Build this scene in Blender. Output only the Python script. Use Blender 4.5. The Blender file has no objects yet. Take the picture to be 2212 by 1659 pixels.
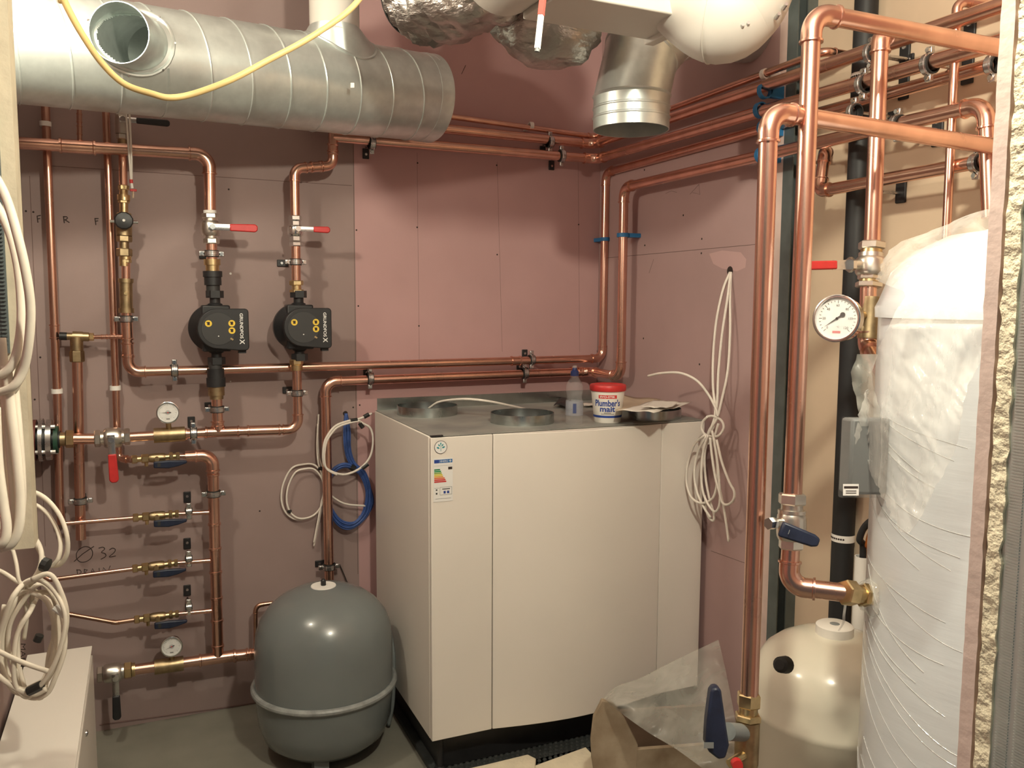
import bpy, math, random
from mathutils import Vector as V, Matrix, noise
S = bpy.context.scene
COL = S.collection
random.seed(7)
PI = math.pi

# ------------------------------------------------------------------ camera, world, lights, exposure
RX, DN, FW = V((0.91592809, -0.40130414, 0.0055433)), V((-0.03336436, -0.08989967, -0.99539182)), V((0.39995319, 0.91152237, -0.09573089))
CAM, FPX = V((0, 0, 1.61)), 1827.06
cd = bpy.data.cameras.new('camera'); cam = bpy.data.objects.new('camera', cd); COL.objects.link(cam)
cd.sensor_width = 36; cd.lens = FPX / 2212 * 36; cd.clip_start = .02; cd.clip_end = 60
cam.matrix_world = Matrix(((RX.x, -DN.x, -FW.x, CAM.x), (RX.y, -DN.y, -FW.y, CAM.y), (RX.z, -DN.z, -FW.z, CAM.z), (0, 0, 0, 1)))
S.camera = cam
w = bpy.data.worlds.new('world'); S.world = w; w.use_nodes = True
w.node_tree.nodes['Background'].inputs[0].default_value = (.93, 1, 1, 1)
w.node_tree.nodes['Background'].inputs[1].default_value = .07
def lamp(name, loc, e, col, rad):
    l = bpy.data.lights.new(name, 'POINT'); l.energy = e; l.color = col; l.shadow_soft_size = rad
    o = bpy.data.objects.new(name, l); COL.objects.link(o); o.location = loc
lamp('doorway_lamp', (.62, .62, 2.56), 84, (1, .94, .74), .05)
lamp('ceiling_lamp', (-.27, 2.20, 2.40), 24, (1, .94, .74), .04)
lamp('corridor_fill', (.55, -.7, 2.45), 3, (1, .94, .76), .12)  # weak fill light added behind the camera, not a known fitting
S.view_settings.view_transform = 'Standard'; S.view_settings.look = 'None'
S.view_settings.gamma = 1; S.view_settings.use_curve_mapping = False
S.view_settings.exposure = .35

# ------------------------------------------------------------------ sight lines to places in the room
YB, XR, XL, ZC = 3.4, 1.92, -.36, 2.95          # back wall, right wall, left wall, ceiling
XS = 1.99                                        # beige boards behind the open studs
def ray(x, y): return RX * ((x - 1106) / FPX) + DN * ((y - 829.5) / FPX) + FW
def D(x, y, d): return CAM + ray(x, y) * d
def PL(x, y, ax, v):
    r = ray(x, y); return CAM + r * ((v - CAM[ax]) / r[ax])
def W(x, y, off=.06): return PL(x, y, 1, YB - off)
def R(x, y, off=.06): return PL(x, y, 0, XR - off)
EX, EY, EZ = V((1, 0, 0)), V((0, 1, 0)), V((0, 0, 1))

# ------------------------------------------------------------------ materials
def mat(name, col, rough=.5, metal=0, var=0, vscale=8, bump=0, bscale=40, spec=.5, coat=0, stretch=None, dirt=None):
    m = bpy.data.materials.new(name); m.use_nodes = True
    nt = m.node_tree; b = nt.nodes['Principled BSDF']
    b.inputs['Base Color'].default_value = (*col, 1); b.inputs['Roughness'].default_value = rough
    b.inputs['Metallic'].default_value = metal; b.inputs['Specular IOR Level'].default_value = spec
    b.inputs['Coat Weight'].default_value = coat; b.inputs['Coat Roughness'].default_value = .12
    tc = nt.nodes.new('ShaderNodeTexCoord'); vec = tc.outputs['Object']
    if stretch:
        mp = nt.nodes.new('ShaderNodeMapping'); mp.inputs['Scale'].default_value = stretch
        nt.links.new(vec, mp.inputs[0]); vec = mp.outputs[0]
    if var or dirt:
        n = nt.nodes.new('ShaderNodeTexNoise'); n.inputs['Scale'].default_value = vscale; n.inputs['Detail'].default_value = 6
        nt.links.new(vec, n.inputs['Vector'])
        rp = nt.nodes.new('ShaderNodeValToRGB'); nt.links.new(n.outputs[0], rp.inputs[0])
        rp.color_ramp.elements[0].position = .32; rp.color_ramp.elements[1].position = .68
        lo = dirt if dirt else tuple(max(0, c * (1 - var)) for c in col)
        hi = col if dirt else tuple(min(1, c * (1 + var)) for c in col)
        rp.color_ramp.elements[0].color = (*lo, 1); rp.color_ramp.elements[1].color = (*hi, 1)
        nt.links.new(rp.outputs[0], b.inputs['Base Color'])
        if metal > .5:
            mr = nt.nodes.new('ShaderNodeMapRange'); nt.links.new(n.outputs[0], mr.inputs[0])
            mr.inputs[3].default_value = rough * 1.35; mr.inputs[4].default_value = rough * .75
            nt.links.new(mr.outputs[0], b.inputs['Roughness'])
    if bump:
        n2 = nt.nodes.new('ShaderNodeTexNoise'); n2.inputs['Scale'].default_value = bscale; n2.inputs['Detail'].default_value = 4
        nt.links.new(vec, n2.inputs['Vector'])
        bp = nt.nodes.new('ShaderNodeBump'); bp.inputs['Strength'].default_value = bump; bp.inputs['Distance'].default_value = .01
        nt.links.new(n2.outputs[0], bp.inputs['Height']); nt.links.new(bp.outputs[0], b.inputs['Normal'])
    return m
def film(name, col, clear, rough, bump, bscale, stretch=None):
    m = bpy.data.materials.new(name); m.use_nodes = True; nt = m.node_tree
    b = nt.nodes['Principled BSDF']; out = nt.nodes['Material Output']
    b.inputs['Base Color'].default_value = (*col, 1); b.inputs['Roughness'].default_value = rough; b.inputs['Specular IOR Level'].default_value = .8
    tc = nt.nodes.new('ShaderNodeTexCoord'); vec = tc.outputs['Object']
    if stretch:
        mp = nt.nodes.new('ShaderNodeMapping'); mp.inputs['Scale'].default_value = stretch
        nt.links.new(vec, mp.inputs[0]); vec = mp.outputs[0]
    n2 = nt.nodes.new('ShaderNodeTexNoise'); n2.inputs['Scale'].default_value = bscale; n2.inputs['Detail'].default_value = 5
    n2.inputs['Distortion'].default_value = .6
    nt.links.new(vec, n2.inputs['Vector'])
    bp = nt.nodes.new('ShaderNodeBump'); bp.inputs['Strength'].default_value = bump; bp.inputs['Distance'].default_value = .02
    nt.links.new(n2.outputs[0], bp.inputs['Height']); nt.links.new(bp.outputs[0], b.inputs['Normal'])
    tr = nt.nodes.new('ShaderNodeBsdfTransparent'); mx = nt.nodes.new('ShaderNodeMixShader')
    mr = nt.nodes.new('ShaderNodeMapRange'); nt.links.new(n2.outputs[0], mr.inputs[0])
    mr.inputs[1].default_value = .3; mr.inputs[2].default_value = .7
    mr.inputs[3].default_value = 1 - clear - .12; mr.inputs[4].default_value = 1 - clear + .12
    nt.links.new(mr.outputs[0], mx.inputs[0]); nt.links.new(tr.outputs[0], mx.inputs[1]); nt.links.new(b.outputs[0], mx.inputs[2])
    nt.links.new(mx.outputs[0], out.inputs[0]); return m
COPPER = mat('copper', (.78, .48, .375), .24, 1, .12, 14, stretch=(1, 1, .5))
COPPER_D = mat('copper_dull', (.56, .34, .25), .32, 1, .18, 14)
BRASS = mat('brass', (.66, .51, .28), .3, 1, .2, 30)
BRASS_D = mat('brass_dull', (.42, .32, .19), .4, 1, .25, 30)
NICKEL = mat('nickel', (.72, .69, .63), .3, 1, .1, 30)
CHROME = mat('chrome', (.75, .75, .74), .16, 1)
STEEL = mat('zinc_steel', (.62, .62, .62), .25, 1, .1, 40)
GALV = mat('galvanised', (.66, .72, .70), .33, .72, .08, 26, bump=.015, bscale=12)
GALV_D = mat('galvanised_stud', (.15, .18, .18), .5, .5, .12, 20)
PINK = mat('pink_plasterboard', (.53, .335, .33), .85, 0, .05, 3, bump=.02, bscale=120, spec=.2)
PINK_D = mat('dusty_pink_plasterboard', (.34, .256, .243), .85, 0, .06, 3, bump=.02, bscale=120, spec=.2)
PLAST = mat('bare_plaster_edge', (.56, .50, .38), .9, 0, .12, 14, bump=.15, bscale=60, spec=.2)
PINK_R = mat('shaded_pink_plasterboard', (.45, .312, .305), .85, 0, .05, 3, bump=.02, bscale=120, spec=.2)  # right wall board, its dimmer light put into a darker base colour
PINK_C = mat('cut_pink_board', (.70, .55, .50), .9, 0, .08, 12, bump=.1, bscale=60, spec=.2)
BEIGE = mat('beige_board', (.64, .50, .365), .85, 0, .06, 4, spec=.2)
CEIL = mat('ceiling_board', (.58, .50, .48), .9, 0, .05, 3, spec=.2)
SCREED = mat('floor_screed', (.23, .222, .185), .8, 0, .10, 5, bump=.06, bscale=40, spec=.3)
WHITE = mat('white_enamel', (.80, .755, .69), .38, 0, .015, 3, spec=.4)
WHITE_P = mat('white_plastic', (.80, .77, .71), .4, 0, .02, 5)
DUCTW = mat('white_duct', (.68, .655, .60), .5, 0, .02, 5)
CREAM = mat('cream_cable', (.78, .71, .60), .55, 0, .06, 20, spec=.3)
CABW = mat('white_cable', (.80, .75, .68), .5, 0, .04, 20, spec=.3)
BLUEC = mat('blue_cable', (.045, .10, .32), .45, 0, .15, 30)
YELLOW = mat('yellow_cable', (.72, .53, .23), .5, 0, .06, 20)
BLACK = mat('black_plastic', (.018, .018, .02), .45, 0, .2, 20)
RUBBER = mat('black_rubber', (.02, .02, .02), .7)
SOIL = mat('black_pipe', (.016, .017, .019), .55, 0, .2, 10)
GREYP = mat('dial_grey', (.035, .035, .036), .5)
RED = mat('red_grip', (.55, .03, .03), .42, 0, .08, 40)
NAVY = mat('navy_grip', (.014, .022, .05), .42, 0, .2, 40)
BLUECLIP = mat('blue_clip', (.03, .20, .46), .5)
GALV_B = mat('bright_galvanised', (.50, .54, .53), .24, 1, .1, 26)
TANK = mat('grey_tank', (.165, .185, .185), .26, 0, .05, 6, bump=.01, bscale=30, coat=.25)
TANKRIM = mat('grey_rim', (.26, .275, .27), .4, 0, .25, 30)
IVORY = mat('ivory_tank', (.74, .70, .58), .22, 0, .02, 5, coat=.4)
JACKET = mat('white_jacket', (.80, .86, .90), .28, 0, .03, 4, bump=.06, bscale=9, coat=.4, stretch=(1.2, 1.2, 9))
FOIL = mat('foil', (.56, .53, .50), .36, 1, .2, 9, bump=.9, bscale=22, stretch=(1, 1, 2.2))
WRAP = film('polythene', (.80, .80, .76), .66, .10, .22, 12, (1.6, 1.6, .35))
SHEET = film('polythene_sheet', (.50, .50, .45), .60, .3, .3, 8)
CLEAR = film('clear_plastic', (.66, .68, .69), .86, .03, .06, 10)
LENS = film('gauge_glass', (.9, .9, .9), .93, .03, 0, 10)
DIAL = mat('dial_white', (.82, .82, .80), .5)
INK = mat('marker_ink', (.035, .022, .02), .8)
INKF = mat('faint_pencil', (.20, .13, .12), .9)
YSTICK = mat('yellow_sticker', (.82, .58, .06), .5)
WHITEINK = mat('white_print', (.85, .85, .83), .5)
DUST = mat('dusty_steel', (.36, .36, .33), .62, .25, .35, 6, dirt=(.22, .23, .22))
MAT_RUB = mat('grey_rubber', (.045, .05, .05), .7, 0, .2, 20)
FOAM = mat('cream_foam', (.74, .66, .50), .9, 0, .06, 20, bump=.2, bscale=60)
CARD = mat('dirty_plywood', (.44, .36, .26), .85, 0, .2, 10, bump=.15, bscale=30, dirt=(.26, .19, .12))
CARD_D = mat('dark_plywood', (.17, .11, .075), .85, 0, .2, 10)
PAPER = mat('paper', (.70, .66, .60), .8, 0, .04, 10)
PAPER_B = mat('brown_paper', (.52, .42, .31), .85, 0, .06, 10)
TEAL = mat('teal_print', (.02, .28, .32), .5)
BLUEINK = mat('blue_print', (.02, .06, .30), .5)
REDINK = mat('red_print', (.62, .04, .04), .5)
LBLUE = mat('label_blue', (.03, .16, .42), .5)
SPRAY = mat('expanding_foam', (.82, .74, .55), .9, 0, .08, 30, bump=.6, bscale=60)
TAPE = mat('black_tape', (.02, .02, .02), .45)
ORANGE = mat('orange_cable', (.55, .16, .03), .5)
GREENP = mat('green_print', (.015, .06, .035), .5)
PTFE = mat('white_tape', (.82, .80, .76), .6)
REDC = mat('dark_red_iron', (.16, .05, .04), .5, .3)
GREYHOSE = mat('grey_hose', (.22, .24, .24), .5)

# ------------------------------------------------------------------ mesh tools
ORG = {}
class MB:
    def __init__(s): s.v = []; s.f = []; s.fm = []; s.k = 0
    def add(s, vs, fs):
        b = len(s.v); s.v += [V(p) for p in vs]; s.f += [tuple(b + i for i in f) for f in fs]; s.fm += [s.k] * len(fs); return s
    def box(s, c, sz, ax=None):
        c = V(c); a = ax or (EX, EY, EZ); h = [a[i] * (sz[i] / 2) for i in range(3)]
        vs = [c + h[0] * x + h[1] * y + h[2] * z for x in (-1, 1) for y in (-1, 1) for z in (-1, 1)]
        return s.add(vs, [(0, 1, 3, 2), (4, 6, 7, 5), (0, 4, 5, 1), (2, 3, 7, 6), (0, 2, 6, 4), (1, 5, 7, 3)])
    def bbox(s, lo, hi):
        lo, hi = V(lo), V(hi); return s.box((lo + hi) / 2, hi - lo)
    def sweep(s, path, rad, seg=16, cap=True, hint=None, closed=False, flat=None):
        path = [V(p) for p in path]; n = len(path)
        rad = rad if isinstance(rad, (list, tuple)) else [rad] * n
        T = []
        for i in range(n):
            a = path[(i - 1) % n] if closed else path[max(i - 1, 0)]; b = path[(i + 1) % n] if closed else path[min(i + 1, n - 1)]
            t = b - a; T.append(t.normalized() if t.length > 1e-9 else (T[-1] if T else EZ))
        h = V(hint) if hint else (EZ if abs(T[0].z) < .9 else EX)
        N = (h - T[0] * h.dot(T[0])).normalized(); vs = []
        for i in range(n):
            N = N - T[i] * N.dot(T[i]); N.normalize(); B = T[i].cross(N)
            for j in range(seg):
                an = 2 * PI * j / seg
                vs.append(path[i] + N * (math.cos(an) * rad[i]) + B * (math.sin(an) * rad[i] * (flat or 1)))
        fs = []
        for i in range(n if closed else n - 1):
            for j in range(seg):
                a = i * seg + j; b = i * seg + (j + 1) % seg; c = ((i + 1) % n) * seg
                fs.append((a, b, c + (j + 1) % seg, c + j))
        if cap and not closed:
            fs += [tuple(range(seg - 1, -1, -1)), tuple((n - 1) * seg + j for j in range(seg))]
        return s.add(vs, fs)
    def lathe(s, o, ax, prof, seg=32, cap=True):
        """prof: (distance along axis, radius)"""
        o, ax = V(o), V(ax).normalized()
        N = (EZ if abs(ax.z) < .9 else EX); N = (N - ax * N.dot(ax)).normalized(); B = ax.cross(N); vs = []
        for t, r in prof:
            for j in range(seg):
                an = 2 * PI * (j + .5) / seg; vs.append(o + ax * t + N * (r * math.cos(an)) + B * (r * math.sin(an)))
        fs = [(i * seg + j, i * seg + (j + 1) % seg, (i + 1) * seg + (j + 1) % seg, (i + 1) * seg + j) for i in range(len(prof) - 1) for j in range(seg)]
        if cap: fs += [tuple(range(seg - 1, -1, -1)), tuple((len(prof) - 1) * seg + j for j in range(seg))]
        return s.add(vs, fs)
    def prism(s, poly, d):
        poly = [V(p) for p in poly]; d = V(d); n = len(poly)
        return s.add(poly + [p + d for p in poly], [tuple(range(n - 1, -1, -1)), tuple(range(n, 2 * n))] + [(i, (i + 1) % n, n + (i + 1) % n, n + i) for i in range(n)])
    def grid(s, rows):
        n = len(rows[0]); vs = [p for r in rows for p in r]
        return s.add(vs, [(i * n + j, i * n + j + 1, (i + 1) * n + j + 1, (i + 1) * n + j) for i in range(len(rows) - 1) for j in range(n - 1)])
    def build(s, name, m, parent=None, ang=35, bevel=0, origin=None, solid=0, sub=0):
        o0 = V(origin) if origin is not None else (ORG[parent.name] if parent else V((0, 0, 0)))
        me = bpy.data.meshes.new(name); me.from_pydata([p - o0 for p in s.v], [], s.f)
        for x in (m if isinstance(m, (list, tuple)) else [m]): me.materials.append(x)
        if s.k or any(s.fm):
            me.polygons.foreach_set('material_index', s.fm)
        me.validate(); me.update(); me.shade_smooth()
        if ang < 180: me.set_sharp_from_angle(angle=math.radians(ang))
        o = bpy.data.objects.new(name, me); COL.objects.link(o)
        ORG[o.name] = o0
        if parent:
            o.parent = parent; o.location = o0 - ORG[parent.name]
        else: o.location = o0
        if solid:
            k = o.modifiers.new('thick', 'SOLIDIFY'); k.thickness = solid; k.offset = 0
        if bevel:
            k = o.modifiers.new('bevel', 'BEVEL'); k.width = bevel; k.segments = 2; k.limit_method = 'ANGLE'
        if sub:
            k = o.modifiers.new('sub', 'SUBSURF'); k.levels = k.render_levels = sub
        return o
def tag(o, label, cat, group=None, kind=None):
    o['label'] = label; o['category'] = cat
    if group: o['group'] = group
    if kind: o['kind'] = kind
    return o
def thing(name, label, cat, loc, group=None):
    o = bpy.data.objects.new(name, None); o.empty_display_size = .05; COL.objects.link(o); o.location = loc
    ORG[o.name] = V(loc); return tag(o, label, cat, group)
def struct(name, mb, m, ang=35, **k):
    o = mb.build(name, m, None, ang, **k); o['kind'] = 'structure'; return o
def text(s, m, parent, name, o, right, up, width=None, height=None, depth=.0006, align='CENTER', bold=0):
    c = bpy.data.curves.new('t', 'FONT'); c.body = s; c.size = 1; c.align_x = align; c.align_y = 'CENTER'; c.extrude = 0; c.resolution_u = 3; c.offset = bold
    t = bpy.data.objects.new('t', c); COL.objects.link(t)
    me = bpy.data.meshes.new_from_object(t.evaluated_get(bpy.context.evaluated_depsgraph_get()))
    bpy.data.objects.remove(t); bpy.data.curves.remove(c)
    xs = [v.co.x for v in me.vertices]; ys = [v.co.y for v in me.vertices]
    sx = width / (max(xs) - min(xs)) if width else None; sy = height / (max(ys) - min(ys)) if height else None
    sx = sx or sy; sy = sy or sx
    cx = (max(xs) + min(xs)) / 2; cy = (max(ys) + min(ys)) / 2
    right, up, o = V(right).normalized(), V(up).normalized(), V(o); n = right.cross(up)
    mb = MB(); mb.add([o + right * ((v.co.x - cx) * sx) + up * ((v.co.y - cy) * sy) + n * depth for v in me.vertices], [tuple(p.vertices) for p in me.polygons])
    bpy.data.meshes.remove(me)
    return mb.build(name, m, parent)
def fillet(pts, R, n=8):
    pts = [V(p) for p in pts]; out = [pts[0]]
    for i in range(1, len(pts) - 1):
        a, b, c = pts[i - 1], pts[i], pts[i + 1]; u, v = (a - b).normalized(), (c - b).normalized()
        th = u.angle(v)
        if th > PI - .02: out.append(b); continue
        t = min(R / math.tan(th / 2), .48 * (a - b).length, .48 * (c - b).length)
        p, q = b + u * t, b + v * t
        for k in range(n + 1):
            x = k / n; out.append(p * (1 - x) ** 2 + b * (2 * x * (1 - x)) + q * x * x)
    return out + [pts[-1]]
def smooth(pts, n=8):
    """Catmull-Rom curve through the points"""
    pts = [V(p) for p in pts]; P = [pts[0] * 2 - pts[1]] + pts + [pts[-1] * 2 - pts[-2]]; out = []
    for i in range(1, len(P) - 2):
        for k in range(n):
            t = k / n; a, b, c, d = P[i - 1], P[i], P[i + 1], P[i + 2]
            out.append((b * 2 + (c - a) * t + (a * 2 - b * 5 + c * 4 - d) * t * t + (b * 3 - a - c * 3 + d) * t ** 3) / 2)
    return out + [pts[-1]]
def elbow_mb(a, b, c, r, k=2.3, sl=1.0):
    u, v = (a - b).normalized(), (c - b).normalized(); th = u.angle(v); Rb = k * r
    t = min(Rb / math.tan(th / 2), .42 * (a - b).length, .42 * (c - b).length); Rb = t * math.tan(th / 2)
    bis = (u + v).normalized(); ctr = b + bis * (Rb / math.sin(th / 2)); arc = []
    p, q = b + u * t - ctr, b + v * t - ctr; tot = p.angle(q); nrm = p.cross(q).normalized()
    for i in range(13): arc.append(ctr + Matrix.Rotation(tot * i / 12, 3, nrm) @ p)
    R1 = r * 1.12; P = []; Q = []
    for w_, g in ((sl, 1.06), (sl, 1.27), (sl - .22, 1.27), (sl - .3, 1.12)): P.append(b + u * (t + r * w_)); Q.append(g * r)
    path = P + arc + [b + v * (t + r * x) for x in (sl - .3, sl - .22, sl, sl + .001)]
    rad = Q + [R1] * 13 + [r * 1.12, r * 1.27, r * 1.27, r * 1.06]
    path[0] = b + u * (t + r * (sl + .001))
    return MB().sweep(path, rad, 20), t
def coupling(p, d, r, L, m, parent, name='coupling', lip=1.27):
    d = V(d).normalized(); p = V(p); h = L / 2; e = min(.3 * r, L * .2)
    prof = [(-h, r * 1.03), (-h, r * lip), (-h + e, r * lip), (-h + e * 1.4, r * 1.12), (h - e * 1.4, r * 1.12), (h - e, r * lip), (h, r * lip), (h, r * 1.03)]
    return MB().lathe(p, d, prof, 20).build(name, m, parent)
def run(label, pts, r, m=COPPER, name='copper_pipe', cat='pipe', group=None, rings=(), k=2.3, tee=()):
    """a soldered run: straight lengths, press elbows, couplings (segment, t, length)"""
    pts = [V(p) for p in pts]; root = thing(name, label, cat, pts[0], group); cut = [0] * len(pts)
    for i in range(1, len(pts) - 1):
        if (pts[i - 1] - pts[i]).angle(pts[i + 1] - pts[i]) < PI - .12:
            mb, t = elbow_mb(pts[i - 1], pts[i], pts[i + 1], r, k); cut[i] = t; mb.build('elbow', m, root)
    for i in range(len(pts) - 1):
        d = (pts[i + 1] - pts[i]).normalized()
        MB().sweep([pts[i] + d * cut[i], pts[i + 1] - d * cut[i + 1]], r, 20).build('pipe_length', m, root)
    for sgm, t, L in rings: coupling(pts[sgm].lerp(pts[sgm + 1], t), pts[sgm + 1] - pts[sgm], r, L, m, root)
    for p, d, rr, L in tee: coupling(p, d, rr, L, m, root, 'tee_branch')
    return root
def stack(root, p0, p1, items, hint=None):
    """fittings threaded on one axis; t in metres from p0 (name, t0, t1, radius, sides, material)"""
    p0, p1 = V(p0), V(p1); d = (p1 - p0).normalized(); L = (p1 - p0).length
    for nm, a, b, r, sd, m in items:
        A, B = p0 + d * a * L, p0 + d * b * L
        if sd == 6:
            e = d * min(.003, (B - A).length * .15)
            MB().sweep([A, A + e, B - e, B], [r * .9, r, r, r * .9], 6, hint=hint).build(nm, m, root, ang=20)
        elif sd == 0:                                         # rounded body
            n = 9; MB().sweep([A.lerp(B, i / n) for i in range(n + 1)], [r * (.84 + .16 * math.sin(PI * i / n) ** .35) for i in range(n + 1)], 24).build(nm, m, root)
        else: MB().sweep([A, B], r, sd).build(nm, m, root)
def lever(root, P, stem, out_len, ldir, L, grip_m, r_st=.007, wd=.018, th=.007, arm=.3, arm_m=STEEL, bend=0, tip=True):
    """stem, strap arm and dipped grip of a lever handle"""
    stem, ldir = V(stem).normalized(), V(ldir).normalized(); side = stem.cross(ldir).normalized()
    Q = P + stem * out_len
    MB().sweep([P, Q + stem * .004], r_st, 12).build('stem', arm_m, root)
    MB().sweep([Q + stem * .001, Q + stem * .009], r_st * 1.5, 6).build('stem_nut', CHROME, root, ang=20)
    A = Q - ldir * wd * .6; B = Q + ldir * L * arm; C = B + ldir * L * .06 + stem * bend
    MB().sweep([A, B, C, C + ldir * L * .1], wd * .46, 4, hint=side + stem * .0001, flat=.22).build('lever_arm', arm_m, root)
    E0 = C; E1 = Q + ldir * L + stem * bend; ww = wd * .6
    pl = [E0 - side * ww * .85, E0 + side * ww * .85, E1 + side * ww - ldir * ww * .6, E1 + side * ww * .5, E1 - side * ww * .5, E1 - side * ww - ldir * ww * .6]
    MB().prism([p - stem * th for p in pl], stem * 2 * th).build('handle_grip', grip_m, root, bevel=.0035)
def clamp(label, P, ax, out, r, wall=.06, shift=0, plate=True, turn=0, ear=None, group='pipe clamps'):
    P, ax, out = V(P), V(ax).normalized(), V(out).normalized(); ear_d = V(ear).normalized() if ear else ax.cross(out).normalized()
    root = thing('pipe_clamp', label, 'clamp', P, group); ri = r * 1.02
    MB().lathe(P, ax, [(-.012, ri), (-.012, ri + .004), (.012, ri + .004), (.012, ri)], 24, False).build('rubber_liner', RUBBER, root)
    MB().lathe(P, ax, [(-.009, ri + .003), (-.009, ri + .0065), (-.005, ri + .0065), (-.004, ri + .0078), (.004, ri + .0078), (.005, ri + .0065), (.009, ri + .0065), (.009, ri + .003)], 24, False).build('band', STEEL, root)
    for sg in (-1, 1):
        c = P + ear_d * sg * (ri + .013)
        MB().box(c, (.018, .012, .018), (ear_d, out, ax)).build('ear', STEEL, root, bevel=.002)
        MB().lathe(c, out, [(-.012, .004), (.006, .004), (.006, .0065), (.012, .006)], 10).build('screw', CHROME, root)
    if plate:
        sv = ear_d * shift
        b0 = P - out * (ri + .004); b1 = P - out * (wall - .006)
        MB().sweep([b0, b1], .0045, 10).build('rod', STEEL, root)
        c = P - out * (wall - .004) + sv * .85
        MB().box(c, (.030 + abs(shift) * .35, .007, .026), (ear_d, out, ax)).build('backplate', BLACK, root, bevel=.002)
        MB().lathe(c + sv * .1, out, [(.003, .006), (.006, .005)], 10).build('plate_screw', STEEL, root)
    return root
def clip(label, P, ax, out, r, m, wall, group):
    P, ax, out = V(P), V(ax).normalized(), V(out).normalized(); s = ax.cross(out).normalized()
    root = thing('pipe_clip', label, 'clip', P, group)
    MB().lathe(P, ax, [(-.008, r), (-.008, r + .005), (.008, r + .005), (.008, r)], 20, False).build('clip_ring', m, root)
    MB().box(P - out * ((r + wall) / 2), (r * 1.9, max(.004, wall - r), .016), (s, out, ax)).build('clip_base', m, root)
    return root
def cable(label, pts, r, m, name='cable', cat='cable', group=None, n=8, flat=None, parent=None, tapes=(), curve=True):
    path = smooth(pts, n) if curve else pts
    if parent: return MB().sweep(path, r, 8, flat=flat).build(name, m, parent, ang=180)
    if not tapes: return tag(MB().sweep(path, r, 8, flat=flat).build(name, m, None, 180, origin=path[0]), label, cat, group)
    root = thing(name, label, cat, path[0], group); MB().sweep(path, r, 8, flat=flat).build('cable_strand', m, root, 180)
    for t in tapes:
        i = int(t * (len(path) - 2)); MB().sweep([path[i], path[i + 1]], r * 1.5, 8).build('tape', TAPE, root)
    return root
OUT, OUTR = V((0, -1, 0)), V((-1, 0, 0))

# ------------------------------------------------------------------ the room
struct('floor', MB().bbox((XL - .1, -1.6, -.1), (XS + .2, YB + .1, 0)), SCREED)
struct('ceiling', MB().bbox((XL - .1, .45, ZC), (XS + .2, YB + .1, ZC + .1)), CEIL)
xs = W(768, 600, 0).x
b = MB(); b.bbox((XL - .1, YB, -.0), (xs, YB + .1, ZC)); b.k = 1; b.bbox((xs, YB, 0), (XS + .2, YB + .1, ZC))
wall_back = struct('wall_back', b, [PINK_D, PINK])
YS = 2.2
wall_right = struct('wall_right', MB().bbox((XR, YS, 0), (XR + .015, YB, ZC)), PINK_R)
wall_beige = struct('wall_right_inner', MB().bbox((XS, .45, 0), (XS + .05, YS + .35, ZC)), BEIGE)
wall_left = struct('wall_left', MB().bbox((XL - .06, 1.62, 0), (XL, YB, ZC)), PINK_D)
b = MB(); b.bbox((XR + .001, YS - .004, 0), (XS, YS + .045, ZC))
b.bbox((XR - .004, YS - .045, 0), (XR + .0, YS - .0, ZC)); b.bbox((XR + .03, YS - .05, 0), (XS, YS - .045, ZC))
t1 = struct('trim_1', b, GALV_D)
struct('trim_2', MB().bbox((XR - .0035, YS - .005, 0), (XR + .012, YS + .035, ZC)), PINK_C)
# left stud wall end, hanging down beside the doorway
jl = [D(38, 0, 1.42), D(76, 1205, 1.42)]
b = MB(); b.bbox((XL - .1, jl[0].y - .03, jl[1].z), (jl[0].x - .012, jl[0].y + .035, ZC)); struct('trim_3', b, PLAST)
b = MB()
xg = D(6, 500, 1.40).x
b.bbox((XL - .1, jl[0].y - .036, 1.52), (xg, jl[0].y - .030, 1.93))
for i in range(60): b.box((xg - .006, jl[0].y - .038, 1.53 + i * .0066), (.008, .004, .003))
struct('trim_4', b, GALV_D)
# right-hand door reveal: pink board, joint filler, foam and steel stud end on
def reveal(px0, px1, name, m, dx, nseg=60, jag=0):
    d = .90; rows = []
    for i in range(nseg + 1):
        y = -150 + 1960 * i / nseg
        sh = -.0487 * y
        a = D(px0 + sh, y, d); c = D(px1 + sh, y, d)
        j0 = jag * (random.random() - .5); j1 = jag * (random.random() - .5)
        rows.append((a, c, j0, j1))
    ymid0 = sum(r[0].y for r in rows) / len(rows); ymid1 = sum(r[1].y for r in rows) / len(rows)
    x0 = D(2140 - .0487 * 830, 830, d).x + dx
    # a real strip of the reveal: constant depth band in y, running floor to ceiling
    return ymid0, ymid1, x0
XJ = D(2118, 780, .90).x; YJ = D(2118, 780, .90).y
def band(name, y0, y1, dx, m, jag=0, bev=0):
    b = MB(); n = 220; L = []; Rr = []
    for i in range(n + 1):
        z = ZC * i / n
        L.append(V((XJ + dx + jag * .5 * noise.noise(V((z * 40, 1.3, dx * 50))), y0 + jag * noise.noise(V((z * 55, 0, 0))), z)))
        Rr.append(V((XJ + dx + jag * .5 * noise.noise(V((z * 40, 7.3, dx * 50))), y1 + jag * noise.noise(V((z * 55, 5, 0))), z)))
    bk = [p + V((.5, 0, 0)) for p in L]; bk2 = [p + V((.5, 0, 0)) for p in Rr]
    b.grid([bk, L, Rr, bk2])
    return struct(name, b, m)
def yat(px, y=780):                     # where the reveal plane is seen at that column
    return PL(px, y, 0, XJ).y
band('trim_5', yat(2118), yat(2148), 0, PINK_C, .0012)
band('trim_6', yat(2147), yat(2160), .006, BRASS_D if False else CARD, .001)
band('trim_7', yat(2157), yat(2190), -.001, SPRAY, .004)
y7 = yat(2188)
b = MB(); b.bbox((XJ + .002, y7 - .12, 0), (XJ + .5, y7, ZC))
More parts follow.
